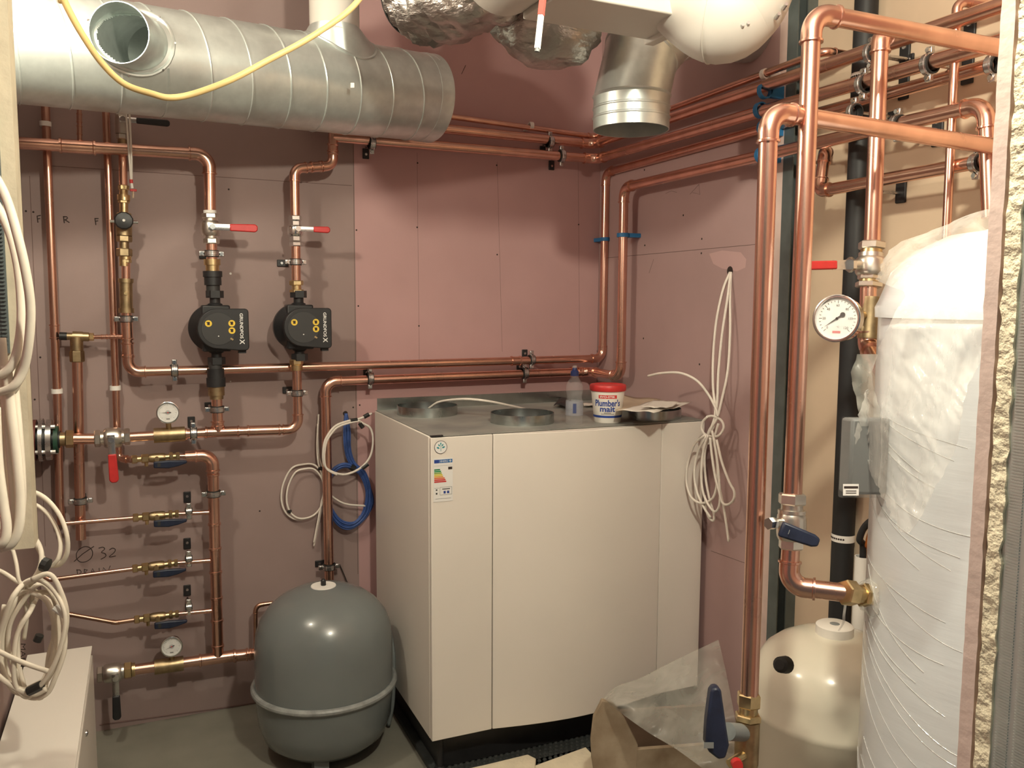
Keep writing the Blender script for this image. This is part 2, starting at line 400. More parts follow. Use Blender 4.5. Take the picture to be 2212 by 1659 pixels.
for i in range(560):
    z = .7 + i * .0032
    for j in range(2): b.box((XJ + .0015, y7 - .012 - j * .02 , z + j * .0016), (.0022, .014, .0017))
struct('trim_8', b, GALV)
struct('wall_front_right', MB().bbox((XJ + .45, y7 - .1, 0), (XS + .2, YJ, ZC)), PINK)
struct('wall_front_left', MB().bbox((-1.6, .5, 0), (XL - .05, .6, ZC)), PINK)
struct('wall_side', MB().bbox((-1.6, .6, 0), (-1.5, 1.7, ZC)), PINK)
struct('wall_return', MB().bbox((-1.6, 1.62, 0), (XL - .06, 1.72, ZC)), PINK)
# board joints, screw heads, writing on the walls
def joint(pts, parent, m=INKF, r=.0011, nm='board_joint'): return MB().sweep(pts, r, 6).build(nm, m, parent)
joint([W(763, 300, 0), W(773, 1240, 0)], wall_back); joint([W(108, 358, 0), W(760, 401, 0)], wall_back)
joint([W(64, 380, 0), W(98, 1180, 0)], wall_back); joint([R(1302, 558, 0), R(1665, 525, 0)], wall_right)
joint([R(1536, 1190, 0), R(1625, 1222, 0)], wall_right)
joint([W(1074, 350, 0), W(1085, 760, 0)], wall_back, r=.0006); joint([W(901, 330, 0), W(906, 800, 0)], wall_back, r=.0006); joint([W(1249, 345, 0), W(1252, 760, 0)], wall_back, r=.0006)
joint([W(1298, 345, 0), W(1289.5, 860, 0)], wall_back, r=.0025)
joint([W(215, 1566, .0), W(560, 1518, .0)], wall_back, r=.003)
for x, y in ((56, 456), (72, 458), (75, 863), (770, 497), (774, 661), (902, 352), (901, 491), (905, 704), (1073, 357), (1250, 485), (494, 409), (777, 875), (763, 880), (561, 1104), (87, 772), (1074, 550)):
    MB().lathe(W(x, y, 0), OUT, [(0, .0035), (.0008, .003)], 10).build('screw_head', INK, wall_back)
for x, y in ((1392, 367), (1393, 530), (1516, 516), (1515, 547), (1390, 731), (1511, 787), (1476, 465)):
    MB().lathe(R(x, y, 0), OUTR, [(0, .004), (.0008, .0035)], 10).build('screw_head', INK, wall_right)
for x, y, r in ((498, 591, .0045), (252, 710, .003), (246, 541, .003), (498, 824, .003)):
    MB().lathe(W(x, y, 0), OUT, [(0, r), (.001, r * .8)], 12).build('wall_plug', PTFE, wall_back)
def strokes(parent, name, lines, r=.0016, fn=W, m=INK):
    b = MB()
    for l in lines:
        q = [fn(x, y, .0006) for x, y in l]; b.sweep(smooth(q, 5) if len(q) > 5 else q, r, 5)
    return b.build(name, m, parent)
strokes(wall_back, 'handwriting', [[(80, 466), (82, 481)], [(80, 467), (88, 465)], [(81, 473), (87, 472)]])
strokes(wall_back, 'handwriting', [[(137, 467), (139, 482)], [(137, 468), (144, 468), (146, 471), (143, 474), (138, 475)], [(141, 475), (150, 481)]])
strokes(wall_back, 'handwriting', [[(205, 471), (207, 486)], [(205, 472), (213, 472)], [(206, 478), (212, 477)]])
strokes(wall_back, 'handwriting', [[(165, 1196), (170, 1188), (182, 1181), (194, 1183), (200, 1193), (197, 1205), (186, 1213), (174, 1214), (166, 1207), (165, 1196)], [(160, 1213), (178, 1197), (203, 1180)],
        [(213, 1184), (222, 1182), (226, 1186), (219, 1193), (227, 1196), (228, 1202), (218, 1208)], [(236, 1188), (243, 1184), (249, 1187), (246, 1194), (236, 1203), (250, 1201)]], .0014)
strokes(wall_back, 'handwriting', [[(166, 1230), (168, 1242)], [(165, 1231), (173, 1231), (176, 1236), (168, 1242)], [(182, 1229), (182, 1241)], [(182, 1230), (189, 1231), (184, 1236), (190, 1241)], [(195, 1240), (200, 1228), (206, 1239)], [(198, 1235), (204, 1235)], [(214, 1227), (215, 1238)], [(222, 1237), (223, 1226), (233, 1236), (238, 1222)]], .0012)
strokes(wall_right, 'pencil_mark', [[(1412, 560), (1402, 590)], [(1438, 418), (1450, 412), (1462, 416)], [(1490, 420), (1510, 398), (1512, 420), (1496, 416)]], .0006, R, INKF)
strokes(wall_back, 'scuff_mark', [[(1006, 141), (997, 160)]], .001)
b = MB(); FP = mat('filler_smear', (.56, .375, .37), .85)
b.add([R(x, y, .0006) for x, y in ((1532, 548), (1560, 541), (1600, 545), (1612, 560), (1610, 578), (1592, 586), (1560, 580), (1541, 570))], [tuple(range(8))]); b.build('filler_patch', FP, wall_right)
MB().lathe(R(1577, 585, 0), OUTR, [(0, .017), (.0008, .016)], 20).build('cable_hole', INK, wall_right)
MB().lathe(W(746, 893, 0), OUT, [(0, .010), (.0008, .009)], 16).build('cable_hole', INK, wall_back)

exec_parts = []
# ------------------------------------------------------------------ heat pump / ventilation cabinet
zt, zb = 1.183, .165
ux0, ux1, uy0, uy1 = .835, 1.895, 2.545, 3.25
U = thing('ventilation_unit', 'tall white ventilation unit with bowed front standing in the corner', 'ventilation unit', ((ux0 + ux1) / 2, (uy0 + uy1) / 2, 0))
MB().bbox((ux0, uy0 + .022, zb), (ux1, uy1, zt - .002)).build('casing', WHITE, U, bevel=.003)
def front(xa, xb, bow, name):
    b = MB(); n = 12; pf = []; 
    for i in range(n + 1):
        x = xa + (xb - xa) * i / n; pf.append(V((x, uy0 - bow(x), zb)))
    b.prism(pf + [V((xb, uy0 + .02, zb)), V((xa, uy0 + .02, zb))], V((0, 0, zt - zb - .004)))
    return b.build(name, WHITE, U, bevel=.002, ang=25)
xp1, xp2 = PL(1064, 935, 2, zt).x, PL(1434, 914, 2, zt).x
front(ux0 + .001, xp1 - .0015, lambda x: 0, 'front_panel')
front(xp1 + .0015, xp2 - .0008, lambda x: .040 * math.sin(PI * (x - xp1) / (xp2 - xp1)), 'front_panel')
front(xp2 + .0008, ux1 - .001, lambda x: 0, 'front_panel')
MB().bbox((ux0 + .004, uy0 + .004, zt - .002), (ux1 - .004, uy1, zt + .001)).build('top_plate', DUST, U)
MB().bbox((ux0 + .01, uy1 - .003, zt), (ux1 - .02, uy1, zt + .048)).build('rear_upstand', GALV_B, U)
MB().box((ux0 + .022, uy0 + .006, zt + .001), (.04, .012, .004)).build('corner_cap', BLACK, U)
MB().bbox((ux0 + .05, uy0 + .075, .024), (ux1 - .04, uy1 - .03, zb)).build('plinth', BLACK, U)
for fx in (ux0 + .05, ux1 - .06):
    for fy in (uy0 + .06, uy1 - .05): MB().lathe((fx, fy, .02), EZ, [(0, .022), (.012, .022), (.02, .01), (zb - .02, .01)], 16).build('foot', BLACK, U)
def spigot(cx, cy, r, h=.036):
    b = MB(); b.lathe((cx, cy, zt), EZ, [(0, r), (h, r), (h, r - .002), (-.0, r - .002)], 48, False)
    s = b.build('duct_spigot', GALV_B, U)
    MB().lathe((cx, cy, zt + .0012), EZ, [(0, r - .002), (.001, r - .003)], 48).build('spigot_dark_disc', SOIL, s)  # black disc across the spigot, painting the shade inside it
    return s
sp = []
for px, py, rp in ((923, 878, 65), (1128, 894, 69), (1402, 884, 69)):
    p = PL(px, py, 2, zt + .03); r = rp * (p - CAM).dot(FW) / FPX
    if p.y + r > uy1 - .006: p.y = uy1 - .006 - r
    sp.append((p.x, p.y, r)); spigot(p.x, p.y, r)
# stickers
def on_front(px, py, off=.0008): return PL(px, py, 1, uy0 - off)
lg = on_front(952, 966); rr = 14.5 * (lg - CAM).dot(FW) / FPX
g = MB().lathe(lg, OUT, [(0, rr), (.0006, rr)], 40).build('round_logo_sticker', INK, U)
MB().lathe(lg + OUT * .0006, OUT, [(0, rr * .93), (.0003, rr * .93)], 40).build('sticker_face', DIAL, g)
def leaf(cx, cz, ang, L):
    c = lg + EX * cx * rr + EZ * cz * rr + OUT * .0011; u = EX * math.cos(ang) + EZ * math.sin(ang); v = EX * -math.sin(ang) + EZ * math.cos(ang)
    MB().add([c - u * L, c - u * L * .3 - v * L * .45, c + u * L * .5 - v * L * .4, c + u * L, c + u * L * .5 + v * L * .4, c - u * L * .3 + v * L * .45], [(0, 1, 2, 3, 4, 5)]).build('leaf_print', TEAL, g)
for a in ((0, .52, PI / 2, .22 * rr), (-.27, .3, 2.2, .22 * rr), (.27, .3, .95, .22 * rr), (-.42, -.08, 2.75, .27 * rr), (.42, -.03, .4, .27 * rr)): leaf(*a)
MB().box(lg + OUT * .001 - EZ * rr * .1, (rr * .07, .0004, rr * 1.0)).build('stem_print', TEAL, g)
e0, e1 = on_front(936, 991), on_front(978, 1081); ew, eh = e1.x - e0.x, e0.z - e1.z
EL = MB().bbox((e0.x, e0.y - .0006, e1.z), (e1.x, e0.y, e0.z)).build('energy_label', DIAL, U)
def er(u0, v0, u1, v1, m, nm, d=.0010):
    return MB().bbox((e0.x + ew * u0, e0.y - d, e0.z - eh * v1), (e0.x + ew * u1, e0.y - d + .0003, e0.z - eh * v0)).build(nm, m, EL)
er(.04, .03, .30, .11, BLUEINK, 'flag_band'); er(.31, .03, .98, .11, LBLUE, 'title_band')
text('ENERG', WHITEINK, EL, 'title_lettering', (e0.x + ew * .55, e0.y - .0011, e0.z - eh * .07), EX, EZ, width=ew * .38, height=eh * .045)
text('+', WHITEINK, EL, 'title_lettering', (e0.x + ew * .86, e0.y - .0011, e0.z - eh * .07), EX, EZ, width=ew * .14)
for i, (c, wd) in enumerate((((.01, .22, .08), .3), ((.02, .3, .09), .35), ((.25, .4, .05), .38), ((.7, .6, .03), .42), ((.75, .4, .05), .46), ((.7, .15, .04), .54), ((.6, .04, .03), .58), ((.55, .02, .02), .62))):
    er(.04, .245 + i * .04, .04 + wd, .275 + i * .04, mat('rating_%d' % i, c, .5), 'rating_bar')
er(.76, .21, .97, .27, INK, 'rating_mark'); er(.03, .17, .97, .172, GREYP, 'rule_line')
er(.05, .68, .28, .685, GREYP, 'rule_line'); er(.33, .67, .95, .675, GREYP, 'rule_line'); er(.33, .845, .95, .85, GREYP, 'rule_line'); er(.33, .67, .34, .85, GREYP, 'rule_line'); er(.94, .67, .95, .85, GREYP, 'rule_line')
er(.45, .705, .85, .725, GREYP, 'small_print'); er(.12, .71, .2, .74, GREYP, 'small_print'); er(.12, .79, .2, .83, GREYP, 'small_print')
er(.52, .76, .63, .82, BLUEINK, 'house_icon'); er(.70, .76, .81, .82, BLUEINK, 'house_icon'); er(.1, .93, .9, .935, GREYP, 'rule_line')
joint([on_front(1231, 1074, .017), on_front(1234, 1101, .017)], U, nm='scratch_mark')
for x, y in ((1289, 1447), (1281, 1226)): joint([on_front(x, y, .015), on_front(x + 1, y + 4, .015)], U, nm='scratch_mark')

# ------------------------------------------------------------------ grey expansion vessel
tp = D(702, 1470, 3.02); tx, ty = tp.x, tp.y; tr = .240
T = thing('expansion_vessel', 'large grey steel expansion vessel on the floor left of the white unit', 'vessel', (tx, ty, 0))
prof = [(.035, .10), (.05, .17), (.085, .212), (.14, .232), (.22, .2385), (.255, tr), (.40, tr), (.46, .234), (.505, .218), (.545, .188), (.575, .15), (.598, .10), (.610, .05), (.613, .012)]
MB().lathe((tx, ty, 0), EZ, prof, 64).build('shell', TANK, T, ang=60)
ringp = [V((tx + (tr + .004) * math.cos(a), ty + (tr + .004) * math.sin(a), .262)) for a in [2 * PI * i / 64 for i in range(64)]]
MB().sweep(ringp, .0115, 10, closed=True).build('clamp_band', TANKRIM, T)
cp = MB().lathe((tx, ty - .0, .6105), EZ, [(0, .044), (.003, .043)], 32).build('top_label', PTFE, T)
MB().lathe((tx, ty, .613), EZ, [(0, .009), (.018, .009), (.022, .006)], 12).build('valve_stem', BLACK, cp)
for k in range(3):
    a = k * 2 * PI / 3 + .2; MB().box((tx + .15 * math.cos(a), ty + .15 * math.sin(a), .03), (.05, .05, .06)).build('foot', TANK, T)
run('thin copper pipe with small elbow peeking out left of the grey vessel', [W(552, 1400, .09), W(552, 1308, .09), W(590, 1302, .09)], .008, m=COPPER_D, k=3)
cable('dark grey hose looped between the grey vessel and the white unit', [V((tx + .2, ty + .22, .47)), V((tx + .25, ty + .14, .44)), V((tx + .265, ty + .06, .32)), V((tx + .265, ty + .05, .2)), V((tx + .262, ty + .055, .1)), V((tx + .25, ty + .07, .012))], .008, GREYHOSE, 'hose', 'hose')

# ------------------------------------------------------------------ ivory vessel, wrapped cylinder
vx, vy, vr = 1.674, 1.658, .211
T = thing('pressure_vessel', 'ivory pressure vessel with threaded cap in front of the beige wall', 'vessel', (vx, vy, 0))
prof = [(.03, .13), (.05, .17), (.1, .20), (.16, vr), (.515, vr), (.52, vr + .003), (.535, vr + .003), (.54, vr), (.60, vr * .985), (.64, vr * .94), (.675, vr * .84), (.70, vr * .70), (.718, vr * .54), (.732, vr * .30), (.735, .03)]
MB().lathe((vx, vy, 0), EZ, prof, 64).build('shell', IVORY, T, ang=60)
cpz = .722
c = MB().lathe((vx, vy, cpz), EZ, [(-.01, .050), (.034, .048), (.038, .042)], 40).build('cap', WHITE_P, T)
MB().lathe((vx, vy, cpz + .0382), EZ, [(0, .013), (.0006, .012)], 16).build('cap_hole', GREYHOSE, c)
nb = D(1686, 1436, 2.03); ndir = (nb - V((vx, vy, nb.z - .1))).normalized()
MB().lathe(nb - ndir * .03, ndir, [(0, .021), (.03, .019), (.036, .012)], 16).build('rubber_bung', RUBBER, T)
for k in range(3):
    a = k * 2 * PI / 3; MB().box((vx + .14 * math.cos(a), vy + .14 * math.sin(a), .04), (.04, .04, .08)).build('foot', IVORY, T)
lb = MB(); a0 = math.atan2(CAM.y - vy, CAM.x - vx) - 1.14
for i in range(15):
    z = .60 - i * .0075
    for j in range(3):
        a = a0 + .02 + j * .03; rr_ = vr + .0004
        lb.box((vx + rr_ * math.cos(a), vy + rr_ * math.sin(a), z - .01), (.0035, .0035, .0012))
lb.build('label_print', GREYP, T)

cx_, cy_, cr_ = 1.565, 1.107, .258
CY = thing('hot_water_cylinder', 'tall white insulated hot water cylinder beside the right door reveal', 'cylinder', (cx_, cy_, 0))
zl = 1.585
MB().lathe((cx_, cy_, 0), EZ, [(.0, cr_ - .01), (.03, cr_), (zl, cr_)], 96).build('jacket', JACKET, CY)
MB().lathe((cx_, cy_, 0), EZ, [(zl, cr_ + .006), (zl + .02, cr_ + .007), (zl + .035, cr_), (zl + .09, cr_ - .02), (zl + .13, cr_ - .06), (zl + .16, cr_ - .12), (zl + .175, .05)], 96).build('domed_lid', JACKET, CY, ang=60)
hs = D(2112, 1000, 1.42); ha = math.atan2(hs.y - cy_, hs.x - cx_)
def cyl_pt(a, z, r=cr_ + .0008): return V((cx_ + r * math.cos(a), cy_ + r * math.sin(a), z))
MB().sweep([cyl_pt(ha, .02), cyl_pt(ha, zl)], .0014, 6).build('jacket_seam', GREYP, CY)
for z in (1.54, 1.36, 1.16, 1.0, .83, .62):
    p = cyl_pt(ha - .045, z, cr_); MB().lathe(p, V((math.cos(ha), math.sin(ha), 0)), [(0, .004), (.002, .0035)], 10).build('rivet', STEEL, CY)
bx = D(1856, 985, 1.66)
J = thing('electrical_box', 'grey electrical box with clear lid on the side of the wrapped cylinder', 'electrical box', bx)
ax1 = V((-.75, .66, 0)).normalized(); ax2 = V((-.66, -.75, 0)).normalized()
MB().box(bx + EX * .012, (.075, .055, .15), (RX, FW, EZ)).build('enclosure', mat('enclosure_grey', (.17, .18, .18), .5), J, bevel=.006)
MB().box(bx - RX * .006 - FW * .03, (.085, .016, .158), (RX, FW, EZ)).build('clear_lid', film('clear_lid_plastic', (.25, .27, .27), .9, .08, .03, 10), J, bevel=.004)
lbp = D(1838, 1058, 1.622)
sl_ = MB().box(lbp, (.030, .001, .022), (RX, FW, -DN)).build('rating_label', DIAL, J)
MB().box(lbp - FW * .001 - DN * .005, (.027, .0005, .004), (RX, FW, -DN)).build('label_print', INK, sl_)
for k in range(2): MB().box(lbp - FW * .001 + DN * (.002 + k * .004), (.020, .0005, .0012), (RX, FW, -DN)).build('label_print', GREYP, sl_)

def bag():
    rows_px = [(452, 2130, 2200), (470, 2075, 2200), (492, 2030, 2200), (508, 1985, 2200), (522, 1945, 2200), (548, 1915, 2200), (580, 1900, 2200), (605, 1893, 2200), (615, 1912, 2200), (628, 1950, 2200), (640, 1958, 2195), (665, 1938, 2190), (700, 1922, 2175), (740, 1903, 2150), (790, 1885, 2115),
               (830, 1874, 2092), (880, 1860, 2080), (920, 1850, 2074), (955, 1846, 2068), (985, 1862, 2058), (1020, 1880, 2040), (1050, 1893, 2022), (1085, 1912, 2004), (1115, 1925, 1990), (1150, 1946, 1966)]
    rows = []; n = 44
    ys = [r[0] for r in rows_px]; m_ = 110
    for i in range(m_ + 1):
        y = ys[0] + (ys[-1] - ys[0]) * i / m_; k = max(j for j in range(len(ys)) if ys[j] <= y + 1e-6); k = min(k, len(ys) - 2)
        t = (y - ys[k]) / (ys[k + 1] - ys[k]); x0 = rows_px[k][1] * (1 - t) + rows_px[k + 1][1] * t; x1 = rows_px[k][2] * (1 - t) + rows_px[k + 1][2] * t
        x0 += 7 * noise.noise(V((y * .09, 2, 0))) + (6 * noise.noise(V((y * .3, 9, 0))) if y > 950 else 0); x1 += 5 * noise.noise(V((y * .05, 4, 0)))
        row = []
        for j in range(n + 1):
            u = j / n; x = x0 + (x1 - x0) * u; off = (x - 2200) * 1.65 / FPX
            d = 1.65 - math.sqrt(max(0, .292 ** 2 - off * off)) + max(0, 700 - y) * .0011
            if y > 700: d -= .012
            wr = noise.noise(V((x * .012 + y * .006, y * .007, 3))) * .016 + noise.noise(V((x * .05 + y * .012, y * .010, 8))) * .004 + abs(noise.noise(V((x * .045 - y * .03, y * .012 + x * .008, 5)))) * .010
            row.append(D(x, y, d - wr))
        rows.append(row)
    b = MB(); b.grid(rows); return b
tag(bag().build('plastic_wrap', WRAP, None, 180, origin=D(2050, 700, 1.45)), 'torn clear polythene bag draped over the top of the white cylinder', 'plastic wrap')
b = MB(); rows = []
for i in range(15):
    rows.append([D(1838 + 45 * j / 5 - 14 * math.sin(i * .35 + .5) + 5 * noise.noise(V((i * .5, j * .6, 0))) - i * 1.2 + 20, 765 + i * 13 + 4 * j * 0, 1.70 + .02 * noise.noise(V((i * .4, j * .8, 4))) - .004 * j) for j in range(6)])
b.grid(rows); tag(b.build('plastic_flap', SHEET, None, 180, origin=D(1850, 850, 1.7)), 'thin loose polythene flap hanging in front of the black pipe', 'plastic wrap')
# stretch film tails on the cylinder
b = MB()
for i in range(26):
    z0 = .35 + i * .041 + random.uniform(-.02, .02); f0 = random.uniform(0, .35); f1 = random.uniform(.6, 1); pts = []; dz = random.uniform(.10, .30) * (1.25 - z0 * .6)
    for k in range(16):
        t = f0 + (f1 - f0) * k / 15; pts.append(cyl_pt(ha - .02 - 1.25 * t, z0 + dz * t ** 1.5 + .003 * math.sin(7 * t + i), cr_ + .0006))
    b.sweep(pts, random.uniform(.0004, .0008), 4)
o = b.build('stretch_film_folds', film('film_folds', (.75, .76, .74), .45, .1, .2, 20), CY)
MB().sweep(smooth([D(1826, 1307, 1.64), D(1823, 1330, 1.64), D(1822, 1345, 1.65), D(1812, 1362, 1.66)], 6), .0035, 6, flat=.3).build('film_tail', WRAP, CY)
b = MB(); q = D(1866, 1286, 1.70); qd = (D(1912, 1292, 1.72) - q).normalized(); rows = []
for i in range(9):
    N_ = (EZ - qd * EZ.dot(qd)).normalized(); B2_ = qd.cross(N_)
    rows.append([q + qd * (.006 * i) + (N_ * math.cos(2 * PI * k / 28) + B2_ * math.sin(2 * PI * k / 28)) * (.024 + .0035 * i + .010 * noise.noise(V((math.cos(2 * PI * k / 28) * 2.2, math.sin(2 * PI * k / 28) * 2.2, i * .5)))) for k in range(29)])
b.grid(rows)
b.build('film_collar', WRAP, CY, 180)

# ------------------------------------------------------------------ big ducts overhead
da, db = D(300, 130, 2.52), D(926, 213, 3.2)
du = (db - da).normalized(); da = da - du * ((da.x + .352) / du.x); dr = .1575
DU = thing('spiral_duct', 'large galvanised spiral duct running under the ceiling along the back wall', 'duct', da)
s0 = D(330, 112, 2.52); s1 = D(257, 70, 2.27); sdir = (s1 - s0).normalized(); sr = .0795
b = MB(); n, mseg = 420, 220; L = (db - da).length
N1 = (EZ - du * EZ.dot(du)).normalized(); N2 = du.cross(N1)
for i in range(n + 1):
    for j in range(mseg):
        a = 2 * PI * j / mseg; b.v.append(da + du * (L * i / n) + N1 * dr * math.cos(a) + N2 * dr * math.sin(a))
for i in range(n):
    for j in range(mseg):
        f = (i * mseg + j, i * mseg + (j + 1) % mseg, (i + 1) * mseg + (j + 1) % mseg, (i + 1) * mseg + j)
        c = sum((b.v[q] for q in f), V()) / 4; rel = c - s0
        if (rel - sdir * rel.dot(sdir)).length < sr * .9 and c.y < 2.95 and rel.dot(sdir) > -.12: continue
        b.f.append(f); b.fm.append(0)
b.build('duct_tube', GALV, DU)
hel = []; pitch = .128
for i in range(int(L / pitch * 40)):
    a = 2 * PI * i / 40; t = pitch * i / 40
    if t > L - .02: break
    p = da + du * t + (N1 * math.cos(a) + N2 * math.sin(a)) * (dr + .0005); rel = p - s0
    hel.append(p)
seg_ = []
for p in hel:
    rel = p - s0
    if (rel - sdir * rel.dot(sdir)).length < sr * 1.12 and rel.dot(sdir) > -.12:
        if len(seg_) > 3: MB().sweep(seg_, .0028, 6).build('spiral_seam', GALV, DU)
        seg_ = []
    else: seg_.append(p)
MB().sweep(seg_, .0028, 6).build('spiral_seam', GALV, DU)
MB().lathe(db, du, [(-.05, dr + .001), (-.002, dr + .003), (.0, dr + .0035), (.004, dr + .0035), (.006, dr - .004), (.012, dr - .02), (.016, .02)], 72).build('end_cap', GALV, DU)
st = MB(); st.lathe(s0 - sdir * .02, sdir, [(0, sr), ((s1 - s0).length + .02, sr), ((s1 - s0).length + .02, sr - .0018), (0.02, sr - .0018)], 56, False)
STB = st.build('take_off_stub', GALV, DU)
def on_duct(ang, r):                         # saddle ring where the stub meets the duct
    M1 = (EZ - sdir * EZ.dot(sdir)).normalized(); M2 = sdir.cross(M1); p = s0 + (M1 * math.cos(ang) + M2 * math.sin(ang)) * r
    lo, hi = -.3, .3                         # slide along stub axis to touch the duct tube
    best = None
    for k in range(121):
        q = p + sdir * (.25 - .5 * k / 120); rel = q - da; dist = (rel - du * rel.dot(du)).length
        if dist <= dr + .0015: return q
    return p - sdir * .05
MB().sweep([on_duct(2 * PI * i / 48, sr + .012) for i in range(48)], .006, 8, closed=True).build('saddle_flange', GALV, STB)
for k in range(7):
    a = 2 * PI * k / 7 + .3; p = on_duct(a, sr + .014); MB().lathe(p, (p - s0 + sdir * .05).normalized(), [(0, .0045), (.008, .003)], 8).build('rivet', STEEL, STB)
# reducer and white riser
wr_ = .083; wt = D(723, 62, 2.86); wx, wy = wt.x, wt.y
rb = da + du * ((D(742, 190, 2.98) - da).dot(du)); rdir = (rb - wt).normalized()
def hit_duct(p, d, rad):
    for k in range(400):
        q = p + d * (k * .0015); rel = q - da
        if (rel - du * rel.dot(du)).length <= rad: return q
    return p + d * .15
rows = [[], [], []]
for j in range(49):
    a = 2 * PI * j / 48
    tp_ = V((wx + wr_ * 1.03 * math.cos(a), wy + wr_ * 1.03 * math.sin(a), wt.z))
    st_p = wt + rdir * .02 + (tp_ - wt) * 1.36 + EX * .012
    bs_ = hit_duct(st_p, rdir, dr + .002)
    rows[0].append(bs_); rows[1].append(bs_.lerp(tp_, .5)); rows[2].append(tp_)
b = MB(); b.grid(rows); RD = b.build('reducer', GALV, DU)
MB().sweep(rows[0][:-1], .0045, 6, closed=True).build('saddle_flange', GALV, RD)
tg = hit_duct(D(726, 118, 2.5), FW, dr + .055); MB().box(tg, (.012, .001, .016), (RX, FW, -DN)).build('tape_patch', PTFE, RD)
WRP = thing('white_riser_pipe', 'white duct riser standing on the spiral duct and rising to the ceiling', 'duct', (wx, wy, wt.z - .02))
MB().lathe((wx, wy, 0), EZ, [(wt.z - .02, wr_), (ZC, wr_)], 48).build('riser_tube', DUCTW, WRP)
MB().lathe((wx, wy, wt.z + .10), EZ, [(0, wr_), (0, wr_ + .0015), (.004, wr_ + .0015), (.004, wr_)], 48, False).build('joint_ring', DUCTW, WRP)
for x, y in ((734, 20), (725, 59)):
    p = D(x, y, 2.9); dv = V((p.x - wx, p.y - wy, 0)).normalized(); MB().lathe(V((wx, wy, p.z)) + dv * wr_, dv, [(0, .0055), (.003, .004)], 10).build('screw', GREYHOSE, WRP)
# foil ducts
def foil(label, pts, r, name='foil_duct', n=10, endband=False):
    path = smooth(pts, n); root = thing(name, label, 'duct', path[0]); b = MB(); seg = 40; N = len(path)
    rad = [r * (1 + .05 * math.sin(i * 1.9) + .03 * math.sin(i * 4.1)) for i in range(N)]
    rad[0] = r * .75; rad[1] = r * .93
    b.sweep(path, rad, seg)
    for q in range(len(b.v)):
        p = b.v[q]; i = q // seg if q < N * seg else 0
        b.v[q] = p + (p - path[i]).normalized() * (r * .13 * noise.noise(p * 14) + r * .08 * noise.noise(V((p.x * 60, p.y * 60, p.z * 18))))
    b.build('foil_sleeve', FOIL, root, 180)
    if endband: MB().sweep([path[1], path[1].lerp(path[2], .7)], r * .97, 40).build('end_band', TAPE, root)
    return root
foil('crumpled silver foil duct at the top of the picture left of the white duct', [D(895, -25, 2.45), D(935, -22, 2.4), D(985, -32, 2.32), D(1050, -75, 2.24), D(1090, -150, 2.22)], .138, endband=True)
foil('crumpled silver foil duct sagging below the white rectangular duct', [D(1128, -120, 2.62), D(1134, -20, 2.56), D(1180, 45, 2.45), D(1232, 5, 2.42), D(1258, -90, 2.46)], .130)
# white rectangular duct with round elbow
zx = 2.30
A, B_, C_ = PL(1129, 42, 2, zx), PL(1396, 86, 2, zx), PL(1489, 38, 2, zx)
ul = (B_ - A).normalized(); uw = (C_ - B_); uw = (uw - ul * uw.dot(ul)); wd_ = uw.length; uw.normalize()
WD = thing('rectangular_duct', 'white rectangular duct with a round elbow at its right end below the ceiling', 'duct', A)
Lb = (B_ - A).length; hb = .20
cbox = A + ul * (Lb / 2) + uw * (wd_ / 2) + EZ * hb / 2
MB().box(cbox, (Lb, wd_, hb), (ul, uw, EZ)).build('duct_body', DUCTW, WD, bevel=.004)
MB().box(cbox + ul * (Lb / 2 + .012) - EZ * .004, (.03, wd_ + .012, hb + .016), (ul, uw, EZ)).build('collar', DUCTW, WD, bevel=.003)
el = MB(); pth = smooth([cbox + ul * (Lb / 2 + .02) + EZ * .02, D(1545, 18, 2.07), D(1580, 6, 2.06), D(1602, -40, 2.05), D(1606, -160, 2.05)], 8)
el.sweep(pth, [.112 + .014 * min(1, i / 10) for i in range(len(pth))], 48); E_ = el.build('round_elbow', DUCTW, WD, 60)
i_ = 22; MB().sweep([pth[i_], pth[i_].lerp(pth[i_ + 1], .25)], .1275, 48).build('elbow_seam', DUCTW, E_)
i_ = 9; MB().sweep([pth[i_], pth[i_].lerp(pth[i_ + 1], .25)], .1275, 48).build('elbow_seam', DUCTW, E_)
for x, y in ((1604, 54), (1616, 50), (1682, 31), (1698, 10)): MB().lathe(D(x, y, 1.965), -FW, [(-.02, .005), (.004, .004)], 10).build('rivet', STEEL, E_)
lt = MB(); lt.lathe(A - ul * .06 + uw * (wd_ * .5) + EZ * .11, uw, [(-wd_ / 2, .11), (wd_ / 2, .11)], 40); lt.build('rounded_end', DUCTW, WD)
for k in range(3): MB().lathe(B_ + uw * (.05 + .09 * k) + ul * .012 - EZ * .004, -EZ, [(0, .004), (.004, .003)], 8).build('rivet', STEEL, WD)
# galvanised down-turned elbow
g0 = D(1363, 281, 2.56); gr = .1145
GE = thing('galvanised_elbow', 'galvanised open-ended duct elbow pointing down in the corner', 'duct', g0)
b = MB(); b.sweep([g0, g0 + EZ * .098], gr, 56, False); b.sweep([g0 + EZ * .001, g0 + EZ * .098], gr - .003, 56, False)
b.lathe(g0, EZ, [(0, gr), (-.001, gr - .0015), (0, gr - .003)], 56, False)
for z in (.034, .062): b.sweep([g0 + EZ * (z - .004), g0 + EZ * z, g0 + EZ * (z + .004)], [gr, gr + .003, gr], 56, False)
b.build('collar', GALV, GE, 180)
hr = (RX * .8 + FW * .6); hr.z = 0; hr.normalize(); hs_ = EZ.cross(hr)
frames = []                                      # (centre, tilt from vertical)
c_ = g0 + EZ * .098; frames.append((c_, 0)); 
for step, tilt in ((.135, .55), (.15, 1.05), (.16, 1.45), (.25, 1.5)):
    mid = (frames[-1][1] + tilt) / 2; c_ = c_ + (EZ * math.cos(mid) + hr * math.sin(mid)) * step; frames.append((c_, tilt))
